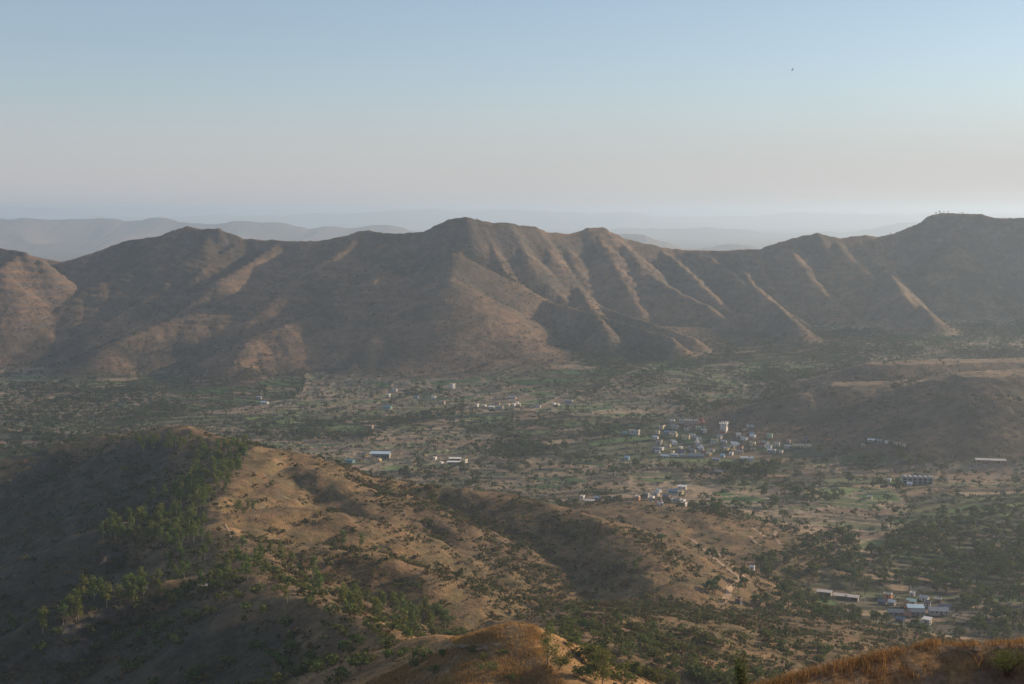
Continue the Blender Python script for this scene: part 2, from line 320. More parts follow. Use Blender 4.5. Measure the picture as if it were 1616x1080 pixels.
# ------------------------------------------------------------------ ground colours (soil and grass albedo, with some sun and shade painted in)
def lerp(a, b, t): return a + (b - a) * t[:, None]
def ground_colour(x, y, z, rel, fm, fid, e, fb, ph, slope):
    n = len(x); c = np.zeros((n, 3))
    far = sstep(1500, 1900, y)
    tan = np.array([.215, .136, .066]); brown = np.array([.108, .073, .041]); olive = np.array([.072, .070, .032]); red = np.array([.155, .090, .048])
    n1 = fbm(x, y, 120, 4, 101); n2 = fbm(x, y, 34, 3, 111); n3 = fbm(x, y, 10, 3, 121)
    hill = lerp(np.tile(tan, (n, 1)), brown, np.clip(.35 + n1 * 1.1 + n2 * .5, 0, 1))
    hill = lerp(hill, red, np.clip(n2 * 1.2 + n3 * .6, 0, 1) * .7)
    hill = lerp(hill, olive, np.clip(.38 + n3 * 1.5 - n1, 0, 1) * .6)
    rng_ = lerp(np.tile(np.array([.190, .120, .073]), (n, 1)), np.array([.075, .062, .042]), np.clip(.4 + n1 + n2 * .6, 0, 1))
    bands = np.clip(np.sin(z * .55 + n2 * 3) * .8, 0, 1)
    rng_ = lerp(rng_, np.array([.085, .075, .05]), bands * .35)
    hill = lerp(hill, np.array([.085, .068, .05]), np.clip(bands * .25, 0, 1))
    c = lerp(hill, np.zeros((n, 3)), np.zeros(n)) * (1 - far[:, None]) + rng_ * far[:, None]
    # flat tops of the low plateaus on the right: grass painted paler as sunlit
    pt = sstep(1650, 1750, y) * sstep(2420, 2300, y) * sstep(300, 420, x) * sstep(.22, .10, slope) * (rel > .3)
    c = lerp(c, np.array([.27, .185, .11]), pt * .6)
    # the knoll near the camera wears golden grass
    kn = sstep(500, 450, y) * sstep(60, 20, np.abs(x) - 24)
    c = lerp(c, np.array([.255, .15, .062]), kn * np.clip(.75 + n3 * .8, 0, 1))
    # left side of the near hill: scrub tone painted near-black to deepen its shade
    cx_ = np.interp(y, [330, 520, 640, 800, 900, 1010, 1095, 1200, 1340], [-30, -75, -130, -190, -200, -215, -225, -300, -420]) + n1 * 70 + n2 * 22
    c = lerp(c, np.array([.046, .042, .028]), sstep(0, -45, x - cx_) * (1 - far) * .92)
    # steep rock near the tops
    rock = np.array([.105, .092, .085])
    c = lerp(c, rock, sstep(.75, 1.15, slope + n3 * .25) * .8)
    pal = np.array([[.205, .150, .092], [.105, .092, .056], [.285, .215, .135], [.080, .066, .048], [.115, .125, .062], [.085, .120, .045],
                    [.065, .125, .036], [.050, .100, .030], [.13, .18, .062], [.12, .13, .068], [.185, .13, .085], [.070, .078, .046]])
    zone = fbm(x, y, 500, 2, 131)
    green = np.clip(.5 + zone * 1.6 + .35 * sstep(1500, 900, y) * sstep(100, 300, x), 0, 1)
    r = np.clip(fid * .999, 0, .999); k = (r * len(pal)).astype(int)
    k = np.where((k >= 5) & (k <= 8) & (hsh((fid * 9999).astype(np.int64), (ph * 999).astype(np.int64), 5) > .25 + .6 * green), (k * 7) % 5, k)
    f = pal[k] * .93 * (1 + .25 * (hsh((fid * 9999).astype(np.int64), k.astype(np.int64), 6) - .5))[:, None]
    # furrows and edges
    f = f * (1 + n3 * .25)[:, None]
    edge = np.exp(-(e / 3.4) ** 2)
    ecol = np.where((ph > .5)[:, None], np.array([.30, .235, .165]), np.array([.045, .046, .026]))
    f = f + (ecol - f) * (edge * .95)[:, None]
    scr = np.clip(.15 + fbm(x, y, 210, 3, 141) * 2.2, 0, 1)      # rough ground between the fields
    f = lerp(f, np.array([.060, .058, .034]), scr * .28)
    c = c * (1 - fm[:, None]) + f * fm[:, None]
    return np.clip(c, .01, .6)

def grid_mesh(X, Y):
    nr, nc = X.shape
    z, rel, fm, fid, e, fb, ph = height_parts(X, Y)
    dzx = np.gradient(z, axis=1) / np.maximum(1e-3, np.gradient(X, axis=1)); dzy = np.gradient(z, axis=0) / np.maximum(1e-3, np.gradient(Y, axis=0))
    slope = np.hypot(dzx, dzy)
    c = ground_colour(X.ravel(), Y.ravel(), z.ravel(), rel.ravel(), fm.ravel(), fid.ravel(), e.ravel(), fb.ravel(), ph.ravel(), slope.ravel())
    V = np.stack([X.ravel(), Y.ravel(), z.ravel()], 1)
    i = np.arange(nr - 1)[:, None] * nc + np.arange(nc - 1)[None]
    F = np.stack([i, i + 1, i + nc + 1, i + nc], -1).reshape(-1, 4)
    return V, F, c, rel
def take(V, F, c, mask, name, mat, **props):
    f = F[mask]; used = np.unique(f); re = np.zeros(len(V), np.int32); re[used] = np.arange(len(used))
    me = new_mesh(name, V[used], re[f], mat, c[used], smooth=True)
    return link(name, me, kind='structure', **props)
QUAL = 1.0
def rows(a, b, step):
    n = int(math.log(b / a) / (step / QUAL)) + 1; return list(np.exp(np.linspace(math.log(a), math.log(b), n, endpoint=False)))
Yr = np.array(rows(95, 800, .0042) + rows(800, 2350, .0026) + rows(2350, 3560, .0018) + rows(3560, 5200, .012) + [5200.])
U = list(np.linspace(-.405, .405, int(1060 * QUAL)))
o_ = []; s_ = .0012; u_ = .405
while u_ < 1.35: s_ *= 1.045; u_ += s_; o_.append(u_)
U = np.array([-v for v in o_[::-1]] + U + o_)
XX = Yr[:, None] * U[None]; YY = np.repeat(Yr[:, None], len(U), 1)
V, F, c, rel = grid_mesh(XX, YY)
fc = V[F].mean(1); fr = rel.ravel()[F].mean(1)
far_ = fc[:, 1] > 1620
m_range = far_ & (fr > .35); m_hill = (~far_) & (fr > .35)
take(V, F, c, m_range, 'mountain_range', M_RANGE)
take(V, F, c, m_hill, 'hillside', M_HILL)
take(V, F, c, ~(m_range | m_hill), 'valley_ground', M_VALLEY)
# foreground knob and the slope under the camera
def sp(a, b, s): return list(np.arange(a, b, s))
xs = np.array(sp(-128, 6, 2.0) + sp(6, 32, .11) + sp(32, 60, 1.0) + sp(60, 132, 3.0)); ys = np.array(sp(-40, 50, 2.0) + sp(50, 70, .13) + sp(70, 98, 1.0))
XX, YY = np.meshgrid(xs, ys)
V, F, c, rel = grid_mesh(XX, YY)
V[:, 2] -= np.where(V[:, 1] > 94.5, (V[:, 1] - 94.5) * .3, 0)
n_a = fbm(V[:, 0], V[:, 1], 3.0, 3, 201); n_b = fbm(V[:, 0], V[:, 1], .9, 3, 205)
cf = lerp(np.tile(np.array([.26, .15, .065]), (len(V), 1)), np.array([.14, .095, .065]), np.clip(.4 + n_a * 2, 0, 1)); cf = lerp(cf, np.array([.20, .155, .11]), np.clip(n_b * 2, 0, 1) * .6)
take(V, F, cf, np.ones(len(F), bool), 'foreground_slope', M_FORE)

# ------------------------------------------------------------------ distant hills and the plain that reaches the horizon
def far_ridge(name, pix, Yc, depth, zbase, seed, rel_amp=1.0):
    """a real ridge with spurs and gullies, crest at the given pixels and depth"""
    pts = np.array([P(a, b, Yc) for a, b in pix])
    x0, x1 = pts[0, 0], pts[-1, 0]; n = 700; m = 90
    X, T = np.meshgrid(np.linspace(x0, x1, n), np.linspace(-1, 1, m))
    zc = np.interp(X.ravel(), pts[:, 0], pts[:, 2]).reshape(X.shape) + fbm(X, X * 0, depth * .16, 5, seed + 50, .6) * depth * .016
    wig = fbm(X, X * 0, depth * .9, 3, seed) * depth * .25
    Y = Yc + T * depth + wig
    a = np.abs(T); rg = 1 - np.abs(fbm(X, Y * .35, depth * .30, 4, seed + 3)) * 2.2
    prof = np.clip(1 - a, 0, 1) ** 1.15
    z = zbase + (zc - zbase) * prof * (1 - .42 * np.clip(a * 3, 0, 1) * (1 - rg) * rel_amp)
    Vv = np.stack([X.ravel(), Y.ravel(), z.ravel()], 1)
    i = np.arange(m - 1)[:, None] * n + np.arange(n - 1)[None]
    Fv = np.stack([i, i + 1, i + n + 1, i + n], -1).reshape(-1, 4)
    nn = fbm(X.ravel(), Y.ravel(), depth * .3, 4, seed + 9)
    cc = lerp(np.tile(np.array([.19, .13, .085]), (len(Vv), 1)), np.array([.10, .085, .06]), np.clip(.5 + nn, 0, 1))
    link(name, new_mesh(name, Vv, Fv, M_RANGE, cc, smooth=True), kind='structure')
far_ridge('distant_hills', [(-400, 350), (-150, 340), (0, 343), (60, 343), (160, 348), (182, 353), (240, 345), (330, 352), (385, 349), (440, 353), (490, 362), (515, 358), (590, 357), (640, 361), (700, 366), (800, 372), (900, 380)], 15000, 2900, -150, 301)
far_ridge('distant_hills', [(860, 392), (930, 375), (975, 368), (1015, 368), (1045, 380), (1075, 388), (1105, 392), (1135, 388), (1165, 385), (1185, 388), (1200, 394), (1260, 402), (1400, 400)], 12000, 1700, -120, 331)
far_ridge('distant_hills', [(700, 375), (880, 372), (930, 366), (1000, 362), (1100, 361), (1170, 362), (1200, 368), (1240, 370), (1300, 364), (1380, 362), (1450, 350), (1520, 345), (1616, 342), (1800, 338), (2100, 345)], 22000, 4500, -200, 361)
far_ridge('distant_hills', [(-900, 346), (-300, 340), (100, 342), (500, 339), (600, 334), (760, 332), (900, 336), (1150, 339), (1350, 335), (1616, 336), (2000, 340), (2500, 346)], 38000, 8000, -200, 391)
gx = np.concatenate([-np.geomspace(60000, 500, 40), np.geomspace(500, 60000, 40)]); gy = np.concatenate([-np.geomspace(30000, 300, 25), [0, 1500, 3000, 4000], np.geomspace(4600, 70000, 60)])
GX, GY = np.meshgrid(gx, gy); GZ = -62 + fbm(GX, GY, 3000, 3, 400) * 8 - 40 * (GY < 4600)
V = np.stack([GX.ravel(), GY.ravel(), GZ.ravel()], 1); i = np.arange(len(gy) - 1)[:, None] * len(gx) + np.arange(len(gx) - 1)[None]
F = np.stack([i, i + 1, i + len(gx) + 1, i + len(gx)], -1).reshape(-1, 4)
cc = lerp(np.tile(np.array([.17, .12, .08]), (len(V), 1)), np.array([.09, .09, .055]), np.clip(.5 + fbm(V[:, 0], V[:, 1], 1500, 3, 410), 0, 1))
link('ground', new_mesh('ground', V, F, M_RANGE, cc, smooth=True), kind='structure')
# ------------------------------------------------------------------ placing things on the ground
_ys = np.geomspace(40, 3600, 230)
def on_ground(pxy, y0=40.):
    """pixels -> points of the terrain seen there"""
    pxy = np.asarray(pxy, float).reshape(-1, 2); n = len(pxy)
    dx = (pxy[:, 0] - 808) / FPX; dv = (540 - pxy[:, 1]) / FPX
    dy = math.cos(PITCH) + dv * math.sin(PITCH); dz = -math.sin(PITCH) + dv * math.cos(PITCH)
    ys = _ys[_ys >= y0]
    X = dx[:, None] / dy[:, None] * ys; Z = CAMZ + dz[:, None] / dy[:, None] * ys
    g = H(X.ravel(), np.tile(ys, n)).reshape(X.shape)
    below = Z < g; k = np.where(below.any(1), below.argmax(1), len(ys) - 1); k = np.maximum(k, 1)
    a = ys[k - 1]; b = ys[k]
    for _ in range(9):
        m = (a + b) / 2; gz = H(dx / dy * m, m); u = CAMZ + dz / dy * m < gz
        b = np.where(u, m, b); a = np.where(u, a, m)
    x = dx / dy * b; return np.stack([x, b, H(x, b)], 1)
def visible(pts, lift):
    """is the top of the thing clear of the terrain between it and the camera"""
    t = np.linspace(.04, .985, 90); top = pts.copy(); top[:, 2] += lift
    X = top[:, 0:1] * t; Yv = top[:, 1:2] * t; Z = CAMZ + (top[:, 2:3] - CAMZ) * t
    g = H(X.ravel(), Yv.ravel()).reshape(X.shape); g = np.where(Yv < 40, -99, g)
    return (g < Z).all(1)
def to_px(p):
    d = p - np.array([0, 0, CAMZ]); c, s_ = math.cos(PITCH), math.sin(PITCH)
    f = d[:, 1] * c - d[:, 2] * s_; u = d[:, 1] * s_ + d[:, 2] * c
    return 808 + FPX * d[:, 0] / f, 540 - FPX * u / f
def in_poly(px, py, poly):
    ins = np.zeros(px.shape, bool); n = len(poly)
    for i in range(n):
        x1, y1 = poly[i]; x2, y2 = poly[(i + 1) % n]
        if y1 == y2: continue
        c_ = ((y1 > py) != (y2 > py)) & (px < (x2 - x1) * (py - y1) / (y2 - y1) + x1); ins ^= c_
    return ins
def size_word(t): return 'tall' if t > .66 else ('mid-sized' if t > .33 else 'short')
def side_word(dx, dy, a, b):
    h_ = ', left' if dx < -a else (', right' if dx > a else ', middle'); v_ = ' far part' if dy < -b else (' near part' if dy > b else ' part'); return h_ + v_
def rand_in_poly(poly, n):
    a = np.array(poly); out = np.zeros((0, 2))
    while len(out) < n:
        q = rng.uniform(a.min(0), a.max(0), (n * 3, 2)); out = np.vstack([out, q[in_poly(q[:, 0], q[:, 1], poly)]])
    return out[:n]

# ------------------------------------------------------------------ foliage and bark
def foliage_mat(name, use_attr, col=(.07, .085, .03)):
    m = bpy.data.materials.new(name); m.use_nodes = True; t = m.node_tree; t.nodes.clear()
    out = t.nodes.new('ShaderNodeOutputMaterial'); df = t.nodes.new('ShaderNodeBsdfDiffuse'); tr = t.nodes.new('ShaderNodeBsdfTranslucent'); mx = t.nodes.new('ShaderNodeMixShader')
    mx.inputs[0].default_value = .28
    hs = t.nodes.new('ShaderNodeHueSaturation')
    if use_attr:
        at = t.nodes.new('ShaderNodeAttribute'); at.attribute_name = 'Col'; t.links.new(at.outputs[0], hs.inputs['Color'])
    else:
        hs.inputs['Color'].default_value = (*col, 1)
        oi = t.nodes.new('ShaderNodeObjectInfo'); m1 = t.nodes.new('ShaderNodeMapRange'); m1.inputs['To Min'].default_value = .455; m1.inputs['To Max'].default_value = .53; t.links.new(oi.outputs['Random'], m1.inputs[0]); t.links.new(m1.outputs[0], hs.inputs['Hue'])
        ge = t.nodes.new('ShaderNodeNewGeometry'); m2 = t.nodes.new('ShaderNodeMapRange'); m2.inputs['To Min'].default_value = .6; m2.inputs['To Max'].default_value = 1.5; t.links.new(ge.outputs['Random Per Island'], m2.inputs[0]); t.links.new(m2.outputs[0], hs.inputs['Value'])
    t.links.new(hs.outputs[0], df.inputs[0]); t.links.new(hs.outputs[0], tr.inputs[0])
    t.links.new(df.outputs[0], mx.inputs[1]); t.links.new(tr.outputs[0], mx.inputs[2]); t.links.new(mx.outputs[0], out.inputs[0])
    return m
M_LEAF = foliage_mat('slender tree leaves', False, (.13, .165, .05))
M_LEAF2 = foliage_mat('field tree leaves', False, (.10, .13, .045))
M_BUSH = foliage_mat('scrub leaves', False, (.105, .13, .042))
M_STUFF = foliage_mat('distant foliage', True)
def bark(name, c):
    m, t, b = mat_base(name); nz = N(t, 'ShaderNodeTexNoise', Scale=3.0, Detail=4); mx = N(t, 'ShaderNodeMix', data_type='RGBA')
    mx.inputs[6].default_value = (*c, 1); mx.inputs[7].default_value = (c[0] * .55, c[1] * .5, c[2] * .45, 1); t.links.new(nz.outputs[0], mx.inputs[0]); t.links.new(mx.outputs[2], b.inputs['Base Color']); return m
M_PALE = bark('pale bark', (.34, .30, .25)); M_BARK = bark('brown bark', (.13, .09, .06))

def leaf_quads(cent, rad, n, size, r):
    """n leaf clumps spread through each blob"""
    cent = np.asarray(cent, float); rad = np.asarray(rad, float)
    c = np.repeat(cent, n, 0); R_ = np.repeat(rad, n, 0)
    d = r.normal(size=c.shape); d /= np.linalg.norm(d, axis=1)[:, None]
    p = c + d * R_ * (r.uniform(.25, 1.08, (len(c), 1)) ** .6)
    a = r.normal(size=c.shape); a /= np.linalg.norm(a, axis=1)[:, None]; b = np.cross(a, r.normal(size=c.shape)); b /= np.linalg.norm(b, axis=1)[:, None]
    s = size * r.uniform(.55, 1.25, (len(c), 1)); a = a * s; b = b * s * r.uniform(.5, .9, (len(c), 1))
    V = np.stack([p - a * .5, p + b * .5, p + a * .5, p - b * .5], 1).reshape(-1, 3)
    return V, np.arange(len(V)).reshape(-1, 4)
def tube(pts, rads, k=6):
    V = []; F = []; pts = [np.array(p, float) for p in pts]
    for i, p in enumerate(pts):
        d = (pts[min(i + 1, len(pts) - 1)] - pts[max(i - 1, 0)]); d /= np.linalg.norm(d) + 1e-9
        u = np.cross(d, [0.3, 1, .1]); u /= np.linalg.norm(u); v = np.cross(d, u)
        for j in range(k):
            t = 2 * math.pi * j / k; V.append(p + (u * math.cos(t) + v * math.sin(t)) * rads[i])
    for i in range(len(pts) - 1):
        for j in range(k): F.append((i * k + j, i * k + (j + 1) % k, (i + 1) * k + (j + 1) % k, (i + 1) * k + j))
    return np.array(V), np.array(F)
def merge(parts):
    V = []; F = []; o = 0
    for v, f in parts: V.append(v); F.append(f + o); o += len(v)
    return np.vstack(V), np.vstack(F)
def slender_tree(seed, h=10., n=24, size=.75, lean=.4, spread=1.0, blobs=9, crown0=.38):
    r = np.random.default_rng(seed); l = r.uniform(-lean, lean, 2); pts = [(l[0] * t * t * 2, l[1] * t * t * 2, h * t) for t in (-.06, .25, .5, .75, .95)]
    parts = [tube(pts, [.19, .15, .11, .07, .03])]; c = []; R_ = []
    for i in range(blobs):
        t = crown0 + (1 - crown0) * (i + r.uniform(0, .8)) / blobs; a = r.uniform(0, 6.28); w_ = h * .16 * spread * math.sin(min(1, (1.08 - t) / .62) * 1.9) * r.uniform(.3, 1.1)
        base = np.array([l[0] * t * t * 2, l[1] * t * t * 2, h * t]); q = base + [math.cos(a) * w_, math.sin(a) * w_, r.uniform(-.2, .5)]
        parts.append(tube([base * [1, 1, 1] - [0, 0, h * .09], (base + q) / 2, q], [.06, .045, .02], 4)); c.append(q)
        s_ = h * r.uniform(.075, .125) * (.8 + .4 * spread); R_.append((s_, s_, s_ * r.uniform(.75, 1.35)))
    return merge(parts), leaf_quads(c, R_, n, size, r)
def broad_tree(seed, h=8., n=26, size=.95, blobs=12, wide=1.0):
    r = np.random.default_rng(seed); pts = [(0, 0, -.4), (.1, 0, h * .2), (.1, .2, h * .4)]; parts = [tube(pts, [.32, .25, .2])]; c = []; R_ = []
    for i in range(blobs):
        a = r.uniform(0, 6.28); q_ = math.sqrt(r.uniform(0.02, 1)); rr = q_ * h * .38 * wide; z = h * (.48 + .38 * (1 - q_ ** 2) * r.uniform(.5, 1.15))
        q = np.array([math.cos(a) * rr, math.sin(a) * rr, z]); c.append(q); s_ = h * r.uniform(.10, .19); R_.append((s_, s_, s_ * .8))
        if i < 6: parts.append(tube([(.1, .2, h * .35), q * [.5, .5, .85], q], [.14, .09, .03], 4))
    return merge(parts), leaf_quads(c, R_, n, size, r)
def bush(seed, h=2., n=22, size=.5, blobs=5, r_=.55):
    r = np.random.default_rng(seed); c = []; R_ = []; parts = []
    for i in range(blobs):
        a = r.uniform(0, 6.28); rr = h * r_ * math.sqrt(r.uniform(0, 1)); q = np.array([math.cos(a) * rr, math.sin(a) * rr, h * r.uniform(.35, .75)]); c.append(q)
        s_ = h * r.uniform(.22, .38); R_.append((s_, s_, s_ * .8)); parts.append(tube([(0, 0, -.15), q * [.5, .5, .6], q], [.05, .035, .015], 4))
    return merge(parts), leaf_quads(c, R_, n, size, r)
def protos(fn, count, nm, ml, mb, **kw):
    out = []
    for i in range(count):
        (tv, tf), (cv, cf) = fn(100 + i, **kw); out.append((new_mesh(nm + ' trunk', tv, tf, mb, smooth=True), new_mesh(nm + ' crown', cv, cf, ml)))
    return out
def plant(name, me2, loc, rz, sc, label, cat, group, partnames=('trunk', 'crown')):
    r = bpy.data.objects.new(name, None); r.empty_display_size = .3; COL.objects.link(r)
    r.location = loc; r.rotation_euler = (0, 0, rz); r.scale = sc if hasattr(sc, '__len__') else (sc, sc, sc)
    r['label'] = label; r['category'] = cat
    if group: r['group'] = group
    for me, pn in zip(me2, partnames): link(pn, me, r)
    return r
def mass(name, pts, scl, zsc, rot, cols, protos_vf, mat=None):
    """one object that holds a mass of plants nobody could count"""
    Vs = []; Fs = []; Cs = []; o = 0; which = rng.integers(0, len(protos_vf), len(pts))
    for k, (pv, pf) in enumerate(protos_vf):
        idx = np.nonzero(which == k)[0]
        if len(idx) == 0: continue
        cs, sn = np.cos(rot[idx])[:, None], np.sin(rot[idx])[:, None]; s = scl[idx][:, None]
        x = (pv[None, :, 0] * cs - pv[None, :, 1] * sn) * s + pts[idx, 0][:, None]; y = (pv[None, :, 0] * sn + pv[None, :, 1] * cs) * s + pts[idx, 1][:, None]
        z = pv[None, :, 2] * s * zsc[idx][:, None] + pts[idx, 2][:, None]
        V = np.stack([x, y, z], -1).reshape(-1, 3); F = (pf[None] + (np.arange(len(idx)) * len(pv))[:, None, None] + o).reshape(-1, 4)
        nq = len(pv) // 4; var = rng.uniform(.65, 1.45, (len(idx), nq)); C = cols[idx][:, None, :] * np.repeat(var, 4, 1)[:, :nq * 4, None]
        Vs.append(V); Fs.append(F); Cs.append(C.reshape(-1, 3)); o += len(V)
    me = new_mesh(name, np.vstack(Vs), np.vstack(Fs), mat or M_STUFF, np.vstack(Cs)); return link(name, me, kind='stuff')
def low_proto(kind, seed, n, size, blobs):
    if kind == 'broad': (a, b) = broad_tree(seed, h=1., n=n, size=size, blobs=blobs)
    elif kind == 'slender': (a, b) = slender_tree(seed, h=1., n=n, size=size, blobs=blobs, lean=.04)
    else: (a, b) = bush(seed, h=1., n=n, size=size, blobs=blobs)
    return b
def colmix(n, a, b, jit=.25):
    t = rng.uniform(0, 1, (n, 1)); return (np.array(a) * (1 - t) + np.array(b) * t) * rng.uniform(1 - jit, 1 + jit, (n, 1))

# ---- trees of the valley
def scatter(n, y0, y1, u=.42):
    y = np.sqrt(rng.uniform(y0 ** 2, y1 ** 2, n)); x = rng.uniform(-u, u, n) * y; return x, y
VX, VY = scatter(170000, 900, 2900)
z, rel, fm, fid, e, fb, ph = height_parts(VX, VY)
ppx, ppy = to_px(np.stack([VX, VY, z], 1))
cl = fbm(VX, VY, 150, 4, 501); cl2 = fbm(VX, VY, 45, 3, 511)
d = np.clip((cl + .3 * cl2 - .16) * 2.2, 0, 1) * .36 + np.exp(-(e / 2.2) ** 2) * .38 + .005
WOODS = [[(880, 545), (1010, 520), (1200, 530), (1320, 560), (1290, 600), (1210, 650), (1100, 640), (960, 620)],
         [(1395, 830), (1616, 800), (1640, 1010), (1500, 1000), (1470, 930), (1400, 900)],
         [(1195, 885), (1330, 840), (1390, 905), (1380, 985), (1230, 985)],
         [(1170, 640), (1420, 590), (1640, 640), (1640, 680), (1200, 665)],
         [(380, 690), (560, 700), (760, 640), (700, 655), (560, 668), (400, 668)],
         [(1230, 530), (1400, 520), (1640, 490), (1640, 575), (1500, 560), (1330, 590), (1250, 600)],
         [(0, 610), (200, 600), (300, 640), (280, 665), (100, 655)], [(1130, 730), (1230, 735), (1210, 775), (1150, 770)], [(900, 790), (990, 800), (1060, 812), (1100, 830), (1060, 800), (930, 780)]]
for wpl, a_ in zip(WOODS, (.62, .42, .27, .5, .6, .6, .5, .6, .7)):
    d = np.where(in_poly(ppx, ppy, wpl), np.maximum(d, a_ * np.clip(.55 + cl2 * 1.9, .04, 1)), d)
OPEN = [[(540, 715), (640, 712), (660, 750), (540, 750)], [(1050, 655), (1300, 690), (1290, 735), (1010, 740), (1040, 700)], [(980, 765), (1090, 765), (1090, 808), (980, 800)], [(1290, 925), (1390, 935), (1500, 940), (1500, 1000), (1420, 1000), (1370, 960)]]
for wpl, a_ in zip(OPEN, (.0, .10, .07, .02)): d = np.where(in_poly(ppx, ppy, wpl), np.minimum(d, a_), d)
d = np.where((rel > .3) & (VY > 1650) & (VX > 300), d * .4, d); d = np.where(rel > .6, d * .35, d) * np.where(VY < 1300, 1.3, 1)
# keep trees off the buildings and out of their yards
BUILT = on_ground([(1400, 945),(1406, 956),(1391, 955),(1439, 942),(1457, 949),(1437, 955),(1431, 958),(1446, 965),(1449, 972),(1431, 977),(1446, 989),(1461, 986),(1414, 972),(1482, 972),(1490, 963),(1480, 952),(1419, 983),(1463, 957),(918, 788),(943, 790),(930, 795),(969, 790),(1005, 790),(1018, 786),(1027, 791),(1034, 782),(1038, 778),(1062, 779),(1076, 772),(1073, 781),(1050, 787),(1058, 792),(1067, 793),(1076, 794),(1078, 799),(1060, 667),(1090, 671),(1076, 670),(1105, 678),(1064, 677),(1043, 679),(1037, 686),(1052, 685),(1062, 690),(1082, 694),(1053, 706),(1061, 699),(1036, 711),(1043, 712),(1037, 716),(1073, 710),(1060, 717),(1049, 723),(1064, 722),(1076, 722),(1098, 723),(1075, 716),(1117, 719),(1123, 714),(1110, 717),(1145, 712),(1150, 708),(1141, 709),(1153, 719),(1140, 722),(1179, 727),(1166, 716),(1130, 728),(1184, 676),(1187, 704),(1214, 692),(1185, 687),(1127, 698),(1142, 700),(1217, 716),(1226, 705),(1232, 716),(1243, 708),(1266, 707),(1272, 698),(1244, 699),(1307, 702),(1133, 748),(1000, 686),(985, 686),(989, 726),(1375, 698),(1362, 706),(1398, 701),(1415, 703),(1426, 706),(1388, 699),(1435, 767),(1403, 761),(1372, 788),(683, 630),(656, 629),(622, 619),(612, 628),(610, 646),(698, 638),(585, 677),(551, 731),(573, 721),(597, 729),(732, 730),(685, 726),(695, 734),(752, 642),(763, 643),(775, 645),(788, 646),(784, 639),(801, 641),(810, 641),(815, 639),(818, 642),(808, 630),(848, 643),(873, 640),(879, 641),(897, 637),(416, 638),(408, 631),(54, 703),(1160, 900),(1164, 953),(1141, 683),(712, 613),(1109, 671),(1101, 703),(1159, 714),(1044, 798),(599, 724),(718, 728),(1555, 730),(1572, 733),(1300, 940),(1325, 945),(1345, 949),(1362, 954),(1435, 762),(1448, 764),(1462, 766)], 500)
free = np.ones(len(d), bool)
for b_ in BUILT: free &= ~((np.abs(VX - b_[0]) < 13) & (VY > b_[1] - 34) & (VY < b_[1] + 13))
d = np.where(free, d, .0)
keep = rng.uniform(0, 1, len(d)) < d * 1.0
T = np.stack([VX, VY, z], 1)[keep]; print('TREES', len(T)); hgt = rng.uniform(5.5, 11, len(T)) * np.where(T[:, 1] > 1900, .9, 1.0) * np.where(rng.uniform(size=len(T)) < .07, 1.45, 1)
vis = visible(T, hgt); tpx, tpy = to_px(T); inview = (tpx > -10) & (tpx < 1626) & (tpy < 1085)
score = np.where(vis & inview, hgt / T[:, 1], 0); order = np.argsort(-score); near = order[:300]; rest = order[300:]
BROAD = protos(broad_tree, 7, 'field tree', M_LEAF2, M_BARK, n=34, size=.85)
def valley_label(px, py, h_):
    if px > 1395 and py > 790: return 'dark bushy tree in the shaded wood at the right edge', 'trees of the shaded wood at the right'
    if 1190 < px <= 1395 and py > 790: return 'rounded tree in the dark grove left of the farmyard', 'trees of the grove beside the farmyard'
    if px <= 1190 and py > 900: return 'dark tree on brown ground below the bare low hill', 'trees below the bare low hill'
    if px <= 1190 and py > 780: return 'green tree around the foot of the bare low hill', 'trees around the foot of the low hill'
    return 'dark tree among the terraced fields of the valley', 'trees among the terraced fields'
VTREES = []
GC = {g: np.median([(tpx[i], tpy[i]) for i in near if valley_label(tpx[i], tpy[i], 0)[1] == g], axis=0) for g in {valley_label(tpx[i], tpy[i], 0)[1] for i in near}}
for i in near:
    lb, gp = valley_label(tpx[i], tpy[i], hgt[i]); s_ = hgt[i] / 8.; c_ = GC[gp]; lb = size_word((hgt[i] - 6) / 8) + ' ' + lb + side_word(tpx[i] - c_[0], tpy[i] - c_[1], 22, 16)
    VTREES.append(plant('broadleaf_tree', BROAD[rng.integers(0, 7)], T[i], rng.uniform(0, 6.28), (s_ * rng.uniform(.8, 1.15), s_ * rng.uniform(.8, 1.15), s_), lb, 'tree', gp))
pv = [low_proto('broad', 700 + i, 9, .17, 7) for i in range(5)]
colr = colmix(len(rest), (.042, .058, .026), (.085, .098, .040)); sel = rng.uniform(size=len(rest)) < .12; colr[sel] = colmix(sel.sum(), (.10, .075, .05), (.12, .10, .06))
mass('valley_trees', T[rest], hgt[rest], np.full(len(rest), .95), rng.uniform(0, 6.28, len(rest)), colr, pv)
# low scrub along the field edges and on rough ground
k2 = (rng.uniform(0, 1, len(d)) < (d * .05 + np.exp(-(e / 1.7) ** 2) * .8) * .9) & ~keep
S = np.stack([VX, VY, z], 1)[k2]; sh = rng.uniform(1.2, 3.2, len(S))
pb_ = [low_proto('bush', 720 + i, 5, .42, 3) for i in range(4)]
mass('field_scrub', S, sh, np.full(len(S), .9), rng.uniform(0, 6.28, len(S)), colmix(len(S), (.055, .055, .028), (.10, .085, .045)), pb_)

